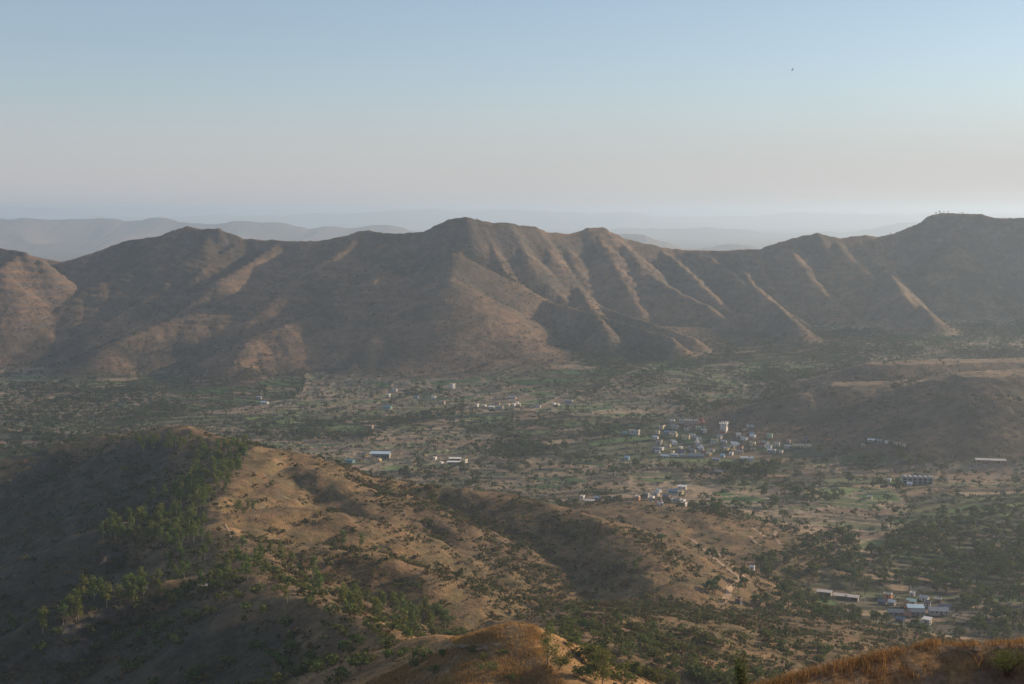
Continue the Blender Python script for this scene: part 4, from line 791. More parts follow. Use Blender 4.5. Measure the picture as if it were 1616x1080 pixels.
# px, py (foot of the front wall), width in photo px, height in px, style, wall, roof, yaw, label
HS = [
 (1400, 945, 13, 6, 'flat', 'orange', 'pale', .3, 'small orange-walled house left of the farmyard cluster'),
 (1406, 956, 11, 4, 'gable', 'grey', 'white', .45, 'small shed-like house with a white tin roof below the orange house'),
 (1391, 955, 12, 4, 'gable', 'slate', 'slate', .2, 'low blue-grey roofed house below and left of the orange house'),
 (1439, 942, 8, 6, 'flat', 'white', 'white', .3, 'small bright white house at the top of the farmyard cluster'),
 (1457, 949, 14, 8, 'gable', 'white', 'pale', .5, 'white house with a bright gable wall at the upper right of the farmyard'),
 (1437, 955, 15, 4, 'lean', 'grey', 'teal', -.3, 'house with a pale teal sheet roof in the farmyard'),
 (1431, 958, 6, 5, 'flat', 'orange', 'brown', .1, 'tiny orange-brown house at the left end of the teal roof'),
 (1446, 965, 27, 5, 'lean', 'pale', 'lightblue', -.08, 'long farm house with a pale blue-white roof'),
 (1449, 972, 24, 4, 'gable', 'grey', 'grey', -.05, 'grey-roofed house just below the long pale blue-white roof'),
 (1431, 977, 12, 4, 'gable', 'grey', 'red', .2, 'small house with a dull red roof in the lower farmyard'),
 (1446, 989, 20, 6, 'lean', 'grey', 'slate', .1, 'largest slate-blue sheet roof at the bottom of the farmyard'),
 (1461, 986, 13, 4, 'lean', 'pale', 'white', -.55, 'white striped sloping roof to the right of the large slate-blue roof'),
 (1414, 972, 26, 4, 'gable', 'grey', 'grey', .0, 'long dark grey roofed cowshed left of the farmyard houses'),
 (1482, 972, 32, 4, 'gable', 'pale', 'pale', -.08, 'long pale building extending to the right of the farmyard'),
 (1490, 963, 20, 4, 'gable', 'slate', 'slate', -.3, 'dark blue-roofed house at the right end of the farmyard'),
 (1480, 952, 11, 4, 'flat', 'brown', 'pale', .1, 'small brown house behind the right part of the farmyard'),
 (1419, 983, 14, 4, 'gable', 'slate', 'slate', .7, 'dim blue-grey roof at the lower left of the farmyard'),
 (1463, 957, 10, 5, 'flat', 'purple', 'slate', .2, 'bluish house between the white gable house and the long pale roof'),
 # hamlet behind the low bare hill
 (918, 788, 5, 3, 'flat', 'white', 'white', .2, 'tiny white house at the far left of the hamlet behind the bare hill'),
 (943, 790, 15, 4, 'gable', 'grey', 'pale', .3, 'grey-roofed house left of the hamlet behind the bare hill'),
 (930, 795, 16, 2, 'lean', 'pink', 'pale', .0, 'low pinkish strip-roofed house below the grey-roofed hamlet house'),
 (969, 790, 9, 6, 'flat', 'white', 'grey', .4, 'white-walled house standing alone left of the orange-walled one'),
 (1005, 790, 7, 8, 'flat', 'orange', 'white', .3, 'narrow orange-walled house under a white roof in the hamlet'),
 (1018, 786, 11, 5, 'flat', 'pale', 'pale', .1, 'pale flat-roofed house right of the orange-walled hamlet house'),
 (1027, 791, 7, 8, 'flat', 'white', 'white', .4, 'bright white two-storey house at the centre of the hamlet'),
 (1034, 782, 9, 4, 'gable', 'pale', 'pale', .5, 'pale gabled house above the bright white hamlet house'),
 (1038, 778, 6, 4, 'gable', 'white', 'white', .6, 'small white gabled house at the top of the hamlet'),
 (1062, 779, 17, 4, 'gable', 'blue', 'blue', -.05, 'house with the large blue roof in the hamlet'),
 (1076, 772, 14, 2, 'lean', 'white', 'white', .0, 'low white-roofed house behind the large blue roof'),
 (1073, 781, 7, 3, 'flat', 'cream', 'cream', .3, 'cream house at the right end of the blue roof'),
 (1050, 787, 10, 4, 'gable', 'brown', 'slate', .1, 'dark-roofed house between the white spire and the blue roof'),
 (1058, 792, 6, 5, 'flat', 'white', 'white', .3, 'small white house left in the row at the lower right of the hamlet'),
 (1067, 793, 13, 4, 'flat', 'pale', 'pale', .05, 'grey-white flat roofed house in the middle of the lower hamlet row'),
 (1076, 794, 6, 5, 'flat', 'white', 'white', .5, 'white gabled end house in the lower hamlet row'),
 (1078, 799, 7, 5, 'flat', 'white', 'white', .5, 'brightest white house at the lower right corner of the hamlet'),
 # the main village
 (1060, 667, 8, 4, 'flat', 'pale', 'white', .1, 'pale house at the upper left of the main village'),
 (1090, 671, 22, 9, 'flat', 'pink', 'pale', .15, 'large pinkish multi-storey building left of the red temple tower'),
 (1076, 670, 9, 8, 'flat', 'pale', 'pale', .1, 'pale storeyed house at the left end of the large pinkish building'),
 (1105, 678, 16, 4, 'flat', 'green', 'green', -.1, 'long pale greenish building below the red temple tower'),
 (1064, 677, 13, 4, 'gable', 'pale', 'grey', .0, 'grey-roofed house below the pale upper left houses of the village'),
 (1043, 679, 7, 8, 'flat', 'cream', 'pale', .2, 'tall narrow cream house at the left edge of the village'),
 (1037, 686, 6, 6, 'flat', 'cream', 'cream', .2, 'cream house below the tall narrow one at the village edge'),
 (1052, 685, 9, 3, 'gable', 'blue', 'blue', .0, 'low blue-roofed house on the left of the village'),
 (1062, 690, 12, 6, 'flat', 'cream', 'cream', .3, 'broad cream house in the left half of the village'),
 (1082, 694, 12, 7, 'flat', 'cream', 'yellow', .1, 'bright cream two-storey house in the centre left of the village'),
 (1053, 706, 10, 3, 'flat', 'cream', 'cream', .1, 'low cream roof above the lower left white houses'),
 (1061, 699, 6, 4, 'gable', 'pale', 'pale', .4, 'small pale house under the broad cream house'),
 (1036, 711, 14, 5, 'gable', 'grey', 'grey', .2, 'grey gabled house at the lower left village edge'),
 (1043, 712, 5, 5, 'flat', 'white', 'white', .5, 'white-ended little house beside the grey gabled one'),
 (1037, 716, 8, 5, 'gable', 'pale', 'pale', .1, 'pale gabled house at the lowest left corner of the village'),
 (1073, 710, 4, 5, 'flat', 'white', 'white', .4, 'tiny white tower-like house in the lower village'),
 (1060, 717, 5, 5, 'flat', 'cream', 'cream', .3, 'small cream house above the long white roofs'),
 (1049, 723, 14, 3, 'gable', 'pale', 'white', -.05, 'left one of the long white roofs on the lower village edge'),
 (1064, 722, 11, 3, 'gable', 'pale', 'white', .0, 'middle one of the long white roofs on the lower village edge'),
 (1076, 722, 8, 2, 'gable', 'grey', 'pale', .0, 'right and dimmest of the long white roofs on the lower village edge'),
 (1098, 723, 28, 3, 'gable', 'grey', 'grey', .0, 'very long grey roof along the lower village edge'),
 (1075, 716, 12, 4, 'gable', 'brown', 'slate', .0, 'dark slate-roofed house above the long white roofs'),
 (1117, 719, 8, 5, 'gable', 'yellow', 'cream', .8, 'house with a sunlit yellow gable at the lower village edge'),
 (1123, 714, 6, 5, 'gable', 'pale', 'pink', .5, 'small pale pink house behind the yellow gable'),
 (1110, 717, 10, 3, 'gable', 'brown', 'red', .1, 'low reddish roof left of the sunlit yellow gable'),
 (1145, 712, 8, 6, 'gable', 'yellow', 'cream', .6, 'yellow-lit house left of the slim yellow tower'),
 (1150, 708, 6, 4, 'flat', 'pale', 'pale', .2, 'pale house between the yellow-lit house and the slim yellow tower'),
 (1141, 709, 7, 5, 'gable', 'purple', 'slate', .2, 'lilac-grey house behind the yellow-lit house'),
 (1153, 719, 6, 5, 'flat', 'white', 'white', .3, 'white house at the left end of the long white school-like building'),
 (1140, 722, 6, 4, 'gable', 'lightblue', 'lightblue', .1, 'light bluish house in the lower centre of the village'),
 (1179, 727, 22, 5, 'flat', 'white', 'white', -.08, 'long bright white single-storey building at the right of the village'),
 (1166, 716, 14, 3, 'gable', 'cream', 'pink', .0, 'low pinkish roofs behind the long bright white building'),
 (1130, 728, 12, 3, 'gable', 'grey', 'pale', .0, 'pale roof below the yellow gable house'),
 (1184, 676, 11, 3, 'gable', 'pale', 'lightblue', -.1, 'pale bluish roof right of the white tower block'),
 (1187, 704, 9, 7, 'flat', 'cream', 'cream', .3, 'cream house right of centre in the village'),
 (1214, 692, 9, 8, 'flat', 'green', 'green', .2, 'pale green house on the right side of the village'),
 (1185, 687, 8, 3, 'gable', 'blue', 'blue', .2, 'small blue-grey roof below the pale bluish roof'),
 (1127, 698, 11, 2, 'flat', 'green', 'cream', .0, 'flat pale greenish roof right of the white-spired temple'),
 (1142, 700, 9, 4, 'gable', 'pale', 'pale', .1, 'pale gabled house below the white tower block'),
 (1217, 716, 14, 7, 'flat', 'grey', 'white', .05, 'grey house with a flat white roof in the right hamlet of the village'),
 (1226, 705, 8, 7, 'flat', 'pale', 'pale', .2, 'pale two-storey house above the flat white roof'),
 (1232, 716, 5, 5, 'flat', 'white', 'pale', .3, 'small white-ended house right of the flat white roof'),
 (1243, 708, 11, 5, 'gable', 'pale', 'pale', .0, 'pale roof left of the long pale wall-like building'),
 (1266, 707, 32, 3, 'flat', 'cream', 'cream', -.03, 'long low cream building east of the village'),
 (1272, 698, 9, 6, 'flat', 'purple', 'slate', .1, 'bluish house behind the long low cream building'),
 (1244, 699, 5, 4, 'flat', 'pink', 'pink', .3, 'small pinkish house at the right side of the village'),
 (1307, 702, 8, 10, 'flat', 'brown', 'orange', .2, 'tall brownish-orange house among trees east of the village'),
 (1133, 748, 16, 5, 'gable', 'brown', 'pink', .8, 'large pale reddish roof below the village, among trees'),
 (1000, 686, 17, 8, 'flat', 'pale', 'pale', .1, 'grey-white two-storey building left of the village by the green fields'),
 (985, 686, 7, 3, 'gable', 'teal', 'teal', .0, 'low teal-roofed house left of the grey-white two-storey building'),
 (989, 726, 7, 4, 'gable', 'lightblue', 'lightblue', .0, 'small light blue house left of the village under trees'),
 # east
 (1375, 698, 12, 3, 'gable', 'pale', 'white', -.1, 'white roof at the left of the hamlet under the wooded rise'),
 (1362, 706, 7, 3, 'flat', 'pale', 'cream', .1, 'pale house lower left in the hamlet under the wooded rise'),
 (1398, 701, 5, 3, 'flat', 'white', 'white', .3, 'small white house in the middle of the hamlet under the wooded rise'),
 (1415, 703, 12, 7, 'flat', 'cream', 'brown', .3, 'cream two-storey house at the right of the hamlet under the wooded rise'),
 (1426, 706, 5, 3, 'flat', 'pale', 'pale', .2, 'small pale house right of the cream two-storey house'),
 (1388, 699, 8, 3, 'gable', 'grey', 'grey', .0, 'grey-roofed house right of the white roof under the wooded rise'),
 (1435, 767, 8, 3, 'gable', 'white', 'white', -.3, 'small white-roofed hut in front of the arched-roof school'),
 (1403, 761, 4, 3, 'flat', 'white', 'white', .2, 'tiny white hut left of the arched-roof school'),
 (1372, 788, 8, 3, 'gable', 'cream', 'cream', .2, 'small cream hut in the fields below the arched-roof school'),
 # west and north
 (683, 630, 7, 5, 'flat', 'white', 'white', .4, 'small white house left and below of the lone white tower house'),
 (656, 629, 9, 4, 'gable', 'pale', 'blue', .2, 'bluish-roofed house on the far left of the northern fields'),
 (622, 619, 8, 4, 'gable', 'pale', 'pale', .2, 'pale house at the dark foot of the range'),
 (612, 628, 5, 3, 'flat', 'pale', 'white', .2, 'tiny pale house below the one at the foot of the range'),
 (610, 646, 14, 5, 'gable', 'teal', 'teal', -.15, 'house with the bright teal roof in the northern fields'),
 (698, 638, 7, 4, 'flat', 'pink', 'pink', .2, 'pinkish house under the small white one in the northern fields'),
 (585, 677, 5, 5, 'flat', 'pink', 'pink', .2, 'small pink-roofed house among trees in the western fields'),
 (551, 731, 14, 6, 'gable', 'teal', 'teal', .4, 'teal house behind the crest of the near hill'),
 (573, 721, 10, 5, 'gable', 'yellow', 'slate', .9, 'house with a yellow gable beside the light-blue roofed shed'),
 (597, 729, 4, 4, 'flat', 'yellow', 'cream', .3, 'tiny bright yellow hut in front of the light-blue roofed shed'),
 (732, 730, 6, 4, 'flat', 'white', 'yellow', .4, 'small yellowish white house right of the double white roofs'),
 (685, 726, 3, 4, 'flat', 'white', 'white', .2, 'tiny white hut left of the double white roofs'),
 (695, 734, 3, 3, 'flat', 'white', 'white', .2, 'lowest tiny white hut left of the double white roofs'),
 (752, 642, 3, 3, 'flat', 'white', 'white', .2, 'leftmost small white house in the northern hamlet'),
 (763, 643, 6, 4, 'flat', 'white', 'white', .3, 'bright white house near the left end of the northern hamlet'),
 (775, 645, 9, 3, 'lean', 'pale', 'white', .0, 'low white roof below the middle of the northern hamlet'),
 (788, 646, 11, 5, 'flat', 'grey', 'pale', .0, 'grey flat-roofed house in the middle of the northern hamlet'),
 (784, 639, 8, 4, 'gable', 'pink', 'red', .1, 'reddish roof at the back of the northern hamlet'),
 (801, 641, 4, 3, 'flat', 'cream', 'cream', .3, 'small cream house right of the grey flat roof in the northern hamlet'),
 (810, 641, 3, 4, 'flat', 'white', 'white', .3, 'left of the two brightest little houses in the northern hamlet'),
 (815, 639, 4, 4, 'flat', 'white', 'white', .3, 'right of the two brightest little houses in the northern hamlet'),
 (818, 642, 6, 2, 'lean', 'cream', 'cream', .0, 'low cream roof at the right end of the northern hamlet'),
 (808, 630, 12, 3, 'gable', 'pink', 'pale', .0, 'long pale pink roof above the northern hamlet'),
 (848, 643, 10, 3, 'gable', 'pale', 'pink', .1, 'pale peach-roofed house right of the northern hamlet'),
 (873, 640, 4, 4, 'flat', 'white', 'white', .4, 'bright white house at the far right of the northern hamlet'),
 (879, 641, 4, 3, 'flat', 'pale', 'white', .4, 'pale little house beside the bright white one at the far right'),
 (897, 637, 12, 6, 'flat', 'purple', 'pale', .1, 'large dim grey house among trees right of the northern hamlet'),
 (416, 638, 13, 3, 'gable', 'pale', 'white', -.1, 'house with a long white roof alone in the western fields'),
 (408, 631, 8, 2, 'gable', 'grey', 'pale', .0, 'dim low house behind the long white roof in the western fields'),
 (54, 703, 9, 5, 'gable', 'pink', 'red', .5, 'red-roofed hut in the fields at the left edge'),
 (1160, 900, 12, 3, 'flat', 'white', 'white', .1, 'small white field house by the dirt track'),
 (1164, 953, 8, 6, 'flat', 'dark', 'brown', .2, 'dark little pump house below the dirt track'),
]
HS = [h for h in HS if h[8] != 'small white field house by the dirt track'] + [(1186, 901, 8, 3, 'flat', 'white', 'white', .1, 'small white field house by the dirt track')]
locs = on_ground([(h[0], h[1]) for h in HS], 500)
HOUSE_AT = []
for (px, py, pw, ph_, st, wl, rf, yaw, lb), p in zip(HS, locs):
    k = p[1] / FPX; w_ = max(3.2, pw * k * .93); h_ = max(2.6, ph_ * k * .75) if ph_ > 4 else 2.7; d_ = min(max(5., w_ * .55), 9.)
    house(p, (-.12 - yaw * .25) if pw > 20 else -(.28 + abs(yaw) * .6), w_, d_, h_, st, wl, rf, lb, storeys=max(1, round(h_ / 3.4))); HOUSE_AT.append(p)
# small dim houses packed through the village
zone = [(1040, 668), (1120, 682), (1175, 680), (1235, 700), (1225, 712), (1175, 714), (1110, 712), (1045, 720), (1030, 700)]
q = rand_in_poly(zone, 76); qp = on_ground(q, 1500); n_ = 0
for p in qp:
    if min(np.hypot(p[0] - a[0], p[1] - a[1]) for a in HOUSE_AT) < 10: continue
    HOUSE_AT.append(p); n_ += 1
    wl, rf = [('pale', 'grey'), ('cream', 'brown'), ('white', 'white'), ('grey', 'grey'), ('pink', 'red'), ('white', 'pale')][n_ % 6]
    house(p, rng.uniform(-.75, .0), rng.uniform(5, 8.5), rng.uniform(4.5, 6.5), rng.uniform(2.6, 3.6), ['gable', 'flat', 'gable'][n_ % 3], wl, rf,
          {'pale': 'small dim house with pale walls and a grey roof packed in the village', 'cream': 'small cream-walled house with a brown roof packed in the village', 'white': 'small white house packed in the village', 'pink': 'small pinkish house with a red roof packed in the village', 'grey': 'small grey house packed in the village'}[wl], group='small houses packed through the village, ' + wl)
def at(px, py, y0=500): return on_ground([(px, py)], y0)[0]
# white tower block with corner turrets
p = at(1141, 683); k = p[1] / FPX; w_ = 10.5 * k; hh = 14 * k
r = root('tower_block', p, -.45, 'tall white multi-storey block with a crenellated top, highest in the village', 'building')
V, F = [], []; bx(V, F, -w_ / 2, w_ / 2, 0, 8, -2, hh); obj('wall', V, F, paint('plaster', WC['white']), r)
V, F = [], []; bx(V, F, -w_ / 2 - .9, w_ / 2 + .9, -.9, 8.9, hh + .003, hh + .3)
for i in range(5):
    for y in (-.8, 8.2): x = -w_ / 2 - .8 + i * (w_ + 1.0) / 4; bx(V, F, x, x + .6, y, y + .6, hh + .303, hh + 2.4)
ro = obj('roof', V, F, paint('roof slab', WC['white']), r)
V, F = [], []; bx(V, F, 1.5, 4.5, 3, 6, hh + .303, hh + 2.6); obj('stair_tower', V, F, paint('plaster', WC['white']), ro)
for s_ in range(4):
    for i in range(4):
        x = -w_ / 2 + (i + .5) * w_ / 4; z0 = s_ * hh / 4 + 1.2; V, F = [], []; bx(V, F, x - .45, x + .45, -.05, .04, z0, z0 + 1.3); obj('window', V, F, M_PANE, r)
# lone white tower house at the foot of the range
p = at(712, 613); k = p[1] / FPX
house(p, -.7, 7 * k, 6, 6.6, 'flat', 'white', 'cream', 'lone tall white house at the foot of the central mountain spur', storeys=2)
temple(at(1109, 671), .2, 4.2, 'orange', 'red', 'temple with an orange-red tower in the upper village')
temple(at(1101, 703), .2, 3.4, 'pink', 'white', 'small temple with a slim white spire in the middle of the village')
temple(at(1159, 714), .2, 3.0, 'yellow', 'yellow', 'slim sunlit yellow temple tower in the lower village')
temple(at(1044, 798), .3, 2.6, 'white', 'pink', 'white temple with a slender pinkish spire in the hamlet behind the bare hill')
# sheds and long roofs
def wpx(px, py, w): q = at(px, py); return q, w * q[1] / FPX
p, w_ = wpx(599, 724, 31); shed(p, -.08, w_, 11, 4.4, 'lightblue', 'open shed with a large light-blue roof on posts behind the near hill', wall='grey')
p, w_ = wpx(718, 728, 18); shed(p, -.06, w_, 6, 3.0, 'white', 'upper of two long white parallel roofs west of the village', wall='grey')
p, w_ = wpx(716, 733, 20); shed(p, -.06, w_, 5, 2.6, 'white', 'lower of two long white parallel roofs west of the village', wall='grey')
p, w_ = wpx(1564, 731, 46); shed(p, -.22, w_, 8, 3.0, 'pale', 'very long pale greenhouse roof in the fields at the right edge', cat='greenhouse')
p, w_ = wpx(1300, 940, 20); shed(p, -.42, w_ * 1.1, 5, 2.6, 'pale', 'far part of the long pale roof leading to the farmyard gate', wall='grey')
p, w_ = wpx(1334, 947, 34); shed(p, -.42, w_ * 1.15, 5, 2.6, 'pale', 'near part of the long pale roof leading to the farmyard gate', wall='grey')
# gate frame
p = at(1362, 954); r = root('gateway', p, .4, 'thin white gateway frame beside the end of the long pale roof', 'gateway')
for x in (-1.9, 1.9): V, F = [], []; bx(V, F, x - .16, x + .16, -.16, .16, -1, 4.6); obj('post', V, F, paint('plaster', WC['white']), r)
V, F = [], []; bx(V, F, -2.3, 2.3, -.2, .2, 4.603, 5.1); obj('lintel', V, F, paint('plaster', WC['white']), r)
# school with arched roof bays
p = at(1448, 764); k = p[1] / FPX; w_ = 47 * k; r = root('school', p, -.16, 'long two-storey bluish building with a row of arched gables and a white end wall', 'school building')
V, F = [], []; bx(V, F, -w_ / 2, w_ / 2, 0, 10, -2, 6.4); obj('wall', V, F, paint('plaster', WC['grey']), r)
V, F = [], []; bx(V, F, w_ / 2 + .003, w_ / 2 + .35, -.5, 10.5, -2, 8.4); obj('end_wall', V, F, paint('plaster', WC['white']), r)
for i in range(6):
    x0 = -w_ / 2 + i * w_ / 6; wv = w_ / 6; V = []; F = []; m_ = 8
    for j in range(m_ + 1):
        a = math.pi * j / m_; x = x0 + wv / 2 - math.cos(a) * wv / 2 * .96; z = 6.45 + math.sin(a) * 1.7
        V += [(x, -.6, z), (x, 10.4, z)]
    nb = len(V)
    for j in range(m_): F.append((2 * j, 2 * j + 1, 2 * j + 3, 2 * j + 2))
    V += [(x0 + wv / 2, -.6, 6.45), (x0 + wv / 2, 10.4, 6.45)]
    for j in range(m_): F += [(nb, 2 * j + 2, 2 * j, 2 * j), (nb + 1, 2 * j + 1, 2 * j + 3, 2 * j + 3)]
    obj('arched_roof', V, F, paint('sheet roof', WC['grey'], .5), r)
    for s_ in range(2):
        V, F = [], []; bx(V, F, x0 + wv * .2, x0 + wv * .8, -.06, .04, .8 + s_ * 3.1, 2.6 + s_ * 3.1); obj('window', V, F, M_PANE, r)
for i in range(7):
    x = -w_ / 2 + i * w_ / 6; V, F = [], []; bx(V, F, x - .25 + (.3 if i == 0 else 0), x + .25 - (.3 if i == 6 else 0), -.6, -.063, -2, 6.4); obj('column', V, F, paint('plaster', WC['pale']), r)
# pale slab roof hut among the hill trees
p = at(320, 930, 300); r = root('hut', p, .1, 'tiny hut with a pale slab roof among the trees of the near hill', 'hut'); V, F = [], []; bx(V, F, -1.9, 1.9, 0, 3.0, -.8, 1.7); obj('wall', V, F, paint('plaster', WC['grey']), r)
V, F = [], []; bx(V, F, -2.4, 2.4, -.5, 3.4, 1.703, 1.85); obj('roof', V, F, paint('roof slab', WC['pale']), r); V, F = [], []; bx(V, F, -.4, .4, -.05, .04, -.2, 1.4); obj('door', V, F, M_DOOR, r)

# ------------------------------------------------------------------ dirt tracks
M_TRACK = ground_material('packed dirt', (6, 1.5), .25)
def track(pix, wd, y0=500):
    g = []
    for (a, b), (c_, d_) in zip(pix[:-1], pix[1:]):
        for t in np.linspace(0, 1, 14, endpoint=False): g.append((a + (c_ - a) * t, b + (d_ - b) * t))
    P3 = on_ground(g + [pix[-1]], y0); P3 = P3[np.concatenate([[True], np.hypot(np.diff(P3[:, 0]), np.diff(P3[:, 1])) > .5])]
    d = np.gradient(P3[:, :2], axis=0); d /= np.linalg.norm(d, axis=1)[:, None] + 1e-9; nrm = np.stack([-d[:, 1], d[:, 0]], 1); V = []; m_ = 5
    for j in range(m_):
        o = (j / (m_ - 1) - .5) * wd; x = P3[:, 0] + nrm[:, 0] * o; y = P3[:, 1] + nrm[:, 1] * o; V.append(np.stack([x, y, H(x, y) + .22], 1))
    n = len(P3); V = np.vstack(V); F = [(j * n + i, j * n + i + 1, (j + 1) * n + i + 1, (j + 1) * n + i) for j in range(m_ - 1) for i in range(n - 1)]
    c = np.tile(np.array([.30, .215, .145]), (len(V), 1)); link('dirt_track', new_mesh('dirt track', V, F, M_TRACK, c, smooth=True), kind='structure')
track([(1092, 852), (1112, 868), (1135, 888), (1158, 905), (1168, 912), (1150, 930), (1150, 940), (1138, 955)], 4)
track([(1128, 868), (1152, 892), (1168, 903), (1182, 920)], 3.5)
track([(1185, 832), (1200, 842), (1207, 848)], 4); track([(1183, 846), (1192, 856), (1200, 861)], 3.5); track([(640, 745), (655, 732), (668, 728)], 4); track([(638, 682), (648, 676)], 3)
track([(356, 828), (362, 840), (365, 850)], 1.2, 300); track([(1225, 838), (1222, 848), (1232, 860)], 3)

# ------------------------------------------------------------------ trees on the skyline and two soaring birds
sk = [(1475, 336.6, 5.5, 'low tree at the left end of the flat summit skyline'), (1480, 336.6, 6.5, 'widest tree on the left end of the flat summit skyline'), (1487, 336.6, 4.2, 'small tree right of the widest summit tree'), (1494, 336.6, 4.5, 'third small tree along the flat summit skyline'), (1512, 337, 3.5, 'small lone tree on the middle of the flat summit'), (1517, 337, 4.5, 'tree at the right end of the summit tree row'), (1404, 371.5, 4, 'tiny tree on the saddle below the flat summit')]
CRX = CR[:, 0]; ordr = np.argsort(CRX)
for a, b, hh, lb in sk:
    yy_ = np.linspace(3100, 3700, 300); zz_ = H((a - 808) / FPX * yy_, yy_); j_ = np.argmax((zz_ - CAMZ) / yy_); y = yy_[j_]; x = (a - 808) / FPX * y; z_ = zz_[j_] - .2; s_ = hh / 8. * .95
    plant('broadleaf_tree', BROAD[int(a) % 7], (x, y, z_), 0, (s_ * 1.5, s_ * 1.5, s_), lb, 'tree', None)
M_BIRD = paint('dark feathers', (.03, .028, .025))
def bird(px, py, Y, rz, roll, span, label):
    p = P(px, py, Y); V = []; F = []
    prof = [(-.42, .01), (-.32, .05), (-.1, .085), (.1, .08), (.26, .045), (.34, .05), (.42, .025), (.47, .004)]
    bv, bf = tube([(0, a, .02 * math.sin(a * 3)) for a, q_ in prof], [q_ for a, q_ in prof], 8)
    parts = [(bv, bf)]
    for sgn in (-1, 1):
        xs_ = [0.03, .3, .62, .92, 1.15]; fr = [.10, .17, .17, .08, -.05]; bk = [-.16, -.16, -.15, -.16, -.14]; up = [.03, .10, .17, .22, .30]; W = []; Q = []
        for x, f_, b_, u_ in zip(xs_, fr, bk, up): W += [(sgn * x, f_, u_), (sgn * x, b_, u_ - .01), (sgn * x, f_, u_ - .03), (sgn * x, b_, u_ - .025)]
        for i in range(4): o = i * 4; Q += [(o, o + 4, o + 5, o + 1), (o + 2, o + 3, o + 7, o + 6), (o, o + 2, o + 6, o + 4), (o + 1, o + 5, o + 7, o + 3)]
        Q.append((16, 18, 19, 17)); parts.append((np.array(W, float), np.array(Q)))
    parts.append((np.array([(-.05, -.36, 0), (.05, -.36, 0), (.14, -.66, 0), (-.14, -.66, 0), (-.05, -.36, .02), (.05, -.36, .02), (.14, -.66, .01), (-.14, -.66, .01)], float), np.array([(0, 1, 2, 3), (4, 7, 6, 5), (0, 4, 5, 1), (2, 6, 7, 3), (0, 3, 7, 4), (1, 5, 6, 2)])))
    Vv, Fv = merge(parts); o = link('bird', new_mesh('bird', Vv, Fv, M_BIRD), label=label, category='bird'); o.location = p; s_ = span / 2.3; o.scale = (s_, s_, s_); o.rotation_euler = (.1, roll, rz)
bird(1250.5, 110.5, 620, .9, -.75, 2.1, 'larger dark bird of prey banking high in the sky at the right')
bird(875, 190.5, 950, .3, .15, 1.9, 'tiny faint bird gliding high above the central mountain')

# ------------------------------------------------------------------ dry grass, stones and a shrub on the foreground knob; grass on the knoll
def grass(name, x, y, hgt, width, cols, bend=.35):
    z = H(x, y) - .03; n = len(x); a = rng.uniform(0, 6.28, n); la = rng.normal(0, bend, (n, 2)) * hgt[:, None] - np.array([.12, 0]) * hgt[:, None]
    dx = np.cos(a) * width; dy = np.sin(a) * width
    V = np.stack([np.stack([x - dx, y - dy, z], 1), np.stack([x + dx, y + dy, z], 1), np.stack([x + la[:, 0] * .4 + dx * .7, y + la[:, 1] * .4 + dy * .7, z + hgt * .6], 1), np.stack([x + la[:, 0] * .4 - dx * .7, y + la[:, 1] * .4 - dy * .7, z + hgt * .6], 1), np.stack([x + la[:, 0], y + la[:, 1], z + hgt], 1), np.stack([x + la[:, 0] + dx * .2, y + la[:, 1] + dy * .2, z + hgt], 1)], 1).reshape(-1, 3)
    i = np.arange(n)[:, None] * 6; F = np.concatenate([i + [0, 1, 2, 3], i + [3, 2, 5, 4]], 0)
    return link(name, new_mesh(name, V, F, M_GRASS, np.repeat(cols, 6, 0)), kind='stuff')
M_GRASS = foliage_mat('dry grass', True); M_GRASS.node_tree.nodes['Mix Shader'].inputs[0].default_value = .45
n = 150000; gx_ = rng.uniform(6, 32, n); gy_ = rng.uniform(52, 68, n)
cy_ = np.interp(gx_, [k[0] for k in KN], [k[1] for k in KN]); gm = fbm(gx_, gy_, 2.2, 3, 601) + .02 + .75 * sstep(-.7, -.1, gy_ - cy_) - .25 * sstep(66, 68, gy_); gm = gm + fbm(gx_, gy_, .55, 2, 607) * .8; k_ = rng.uniform(0, 1, n) < np.clip(gm * 1.3, 0.03, 1) * .7; gx_, gy_ = gx_[k_], gy_[k_]
gh = (rng.uniform(.12, .42, len(gx_)) + .35 * np.clip(fbm(gx_, gy_, 1.4, 2, 611), 0, 1) * rng.uniform(.3, 1, len(gx_)))
grass('dry_grass', gx_, gy_, gh, rng.uniform(.006, .014, len(gx_)), colmix(len(gx_), (.16, .09, .04), (.33, .20, .09), .4))
n = 90000; gx_ = rng.uniform(-45, 22, n); gy_ = rng.uniform(318, 400, n); z_ = H(gx_, gy_); qx, qy = to_px(np.stack([gx_, gy_, z_], 1))
k_ = in_poly(qx, qy, [(700, 1000), (760, 985), (840, 978), (862, 1010), (868, 1050), (900, 1085), (560, 1085), (640, 1050), (720, 1020)]) & (rng.uniform(size=n) < .6 + fbm(gx_, gy_, 6, 3, 621) * 1.2); gx_, gy_ = gx_[k_], gy_[k_]
grass('knoll_grass', gx_, gy_, rng.uniform(.35, .9, len(gx_)), rng.uniform(.04, .09, len(gx_)), colmix(len(gx_), (.24, .135, .05), (.36, .23, .09), .2))
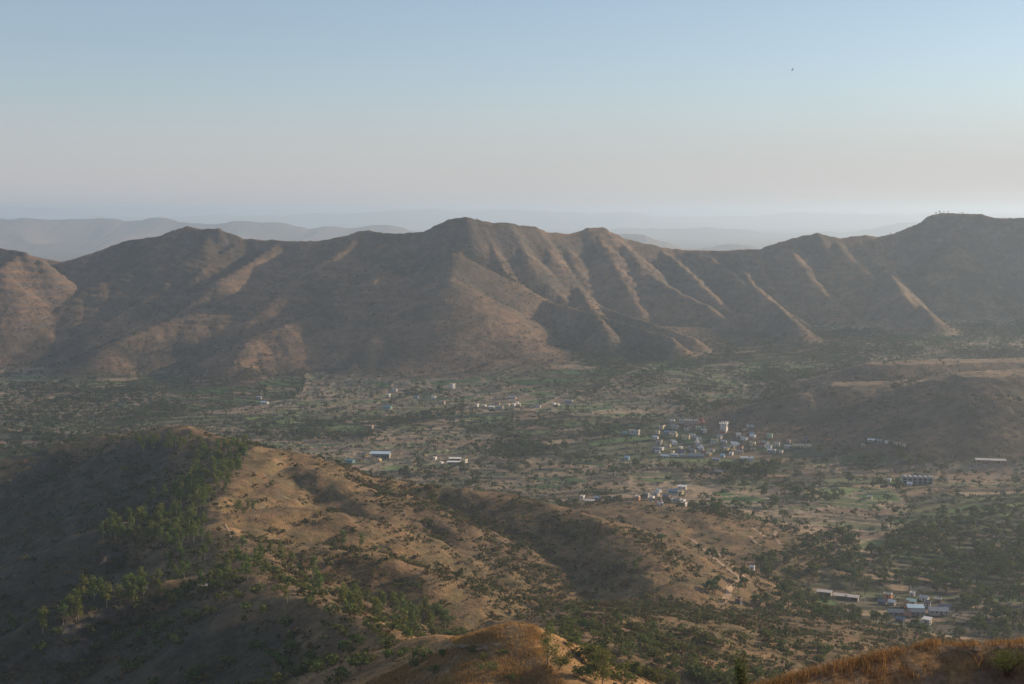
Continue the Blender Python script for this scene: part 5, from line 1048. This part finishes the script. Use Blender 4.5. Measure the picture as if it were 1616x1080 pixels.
# stones: the ones that show largest are things, each its own lump
M_ROCK = ground_material('grey brown rock', (.6, .15), .35, bump=.05)
def rock_mesh(seed, s_):
    r_ = np.random.default_rng(seed); bm = __import__('bmesh').new(); __import__('bmesh').ops.create_icosphere(bm, subdivisions=3, radius=1)
    co = np.array([v.co[:] for v in bm.verts]); pl = r_.normal(size=(9, 3)); pl /= np.linalg.norm(pl, axis=1)[:, None]
    for q_ in pl: dd = co @ q_ - r_.uniform(.45, .8); co -= np.clip(dd, 0, 9)[:, None] * q_
    co += (fbm(co[:, 0] * 3 + seed, co[:, 1] * 3 + co[:, 2] * 2, .6, 3, seed) * .09)[:, None] * co
    co *= np.array([1, .75, .5]) * s_; F = np.array([[v.index for v in f.verts] + [f.verts[2].index] for f in bm.faces]); bm.free()
    return new_mesh('rock', co, F[:, :4], M_ROCK, np.tile(np.array([.20, .14, .095]), (len(co), 1)), smooth=False)
RK = [rock_mesh(800 + i, 1.) for i in range(6)]
q = on_ground(rand_in_poly([(1470, 1018), (1540, 1012), (1616, 1012), (1560, 1030), (1480, 1036)], 8), 45)
for i, p in enumerate(q):
    o = link('rock', RK[i % 6], label='brown stone lying on the sunlit top of the foreground ridge', category='rock', group='stones on the foreground ridge'); s_ = rng.uniform(.10, .27); o.location = p; o.scale = (s_, s_, s_); o.rotation_euler = (rng.uniform(-.2, .2), rng.uniform(-.2, .2), rng.uniform(0, 6))
q = on_ground(rand_in_poly([(700, 1024), (760, 1014), (800, 1012), (790, 1022), (720, 1030)], 12), 250)
for i, p in enumerate(q):
    o = link('rock', RK[i % 6], label='pale rock in the stone band across the grassy knoll', category='rock', group='rocks of the band across the knoll'); s_ = rng.uniform(.6, 1.5); o.location = p; o.scale = (s_ * 1.4, s_, s_ * .8); o.rotation_euler = (0, 0, rng.uniform(0, 6))
near_plant('bush', bush, 1588, 1066, 45, 'dark shrub at the right end of the foreground ridge', 'bush', (M_BUSH, M_BARK), dict(seed=31, h=1.5, n=260, size=.07, blobs=9, r_=.8), ('stems', 'leaves'))
p = P(1179, 1052, 84); pz = H(p[0], p[1])[0]
(tv, tf), (cv, cf) = slender_tree(seed=12, h=max(4., p[2] - pz), n=60, size=.2, blobs=12, spread=.3, crown0=.5)
plant('slender_tree', (new_mesh('tree trunk', tv, tf, M_BARK, smooth=True), new_mesh('tree crown', cv, cf, M_LEAF2)), (p[0], p[1], pz), 0, 1, 'dark narrow tree rising from behind the foreground grass ridge', 'tree', None)
# ------------------------------------------------------------------ haze
def box_mesh(name, x0, x1, y0, y1, z0, z1, mats):
    V = [(x, y, z) for x in (x0, x1) for y in (y0, y1) for z in (z0, z1)]
    F = [(0, 1, 3, 2), (4, 6, 7, 5), (0, 4, 5, 1), (2, 3, 7, 6), (0, 2, 6, 4), (1, 5, 7, 3)]
    return new_mesh(name, V, F, mats)
hm = bpy.data.materials.new('valley haze'); hm.use_nodes = True; ht = hm.node_tree; ht.nodes.clear()
ho = ht.nodes.new('ShaderNodeOutputMaterial'); hv = ht.nodes.new('ShaderNodeVolumePrincipled')
hv.inputs['Color'].default_value = (.61, .78, .98, 1); hv.inputs['Density'].default_value = HAZE; hv.inputs['Anisotropy'].default_value = .4
ht.links.new(hv.outputs[0], ho.inputs['Volume'])
link('haze', box_mesh('haze', -75000, 75000, -35000, 80000, -130, 420, hm), kind='stuff')
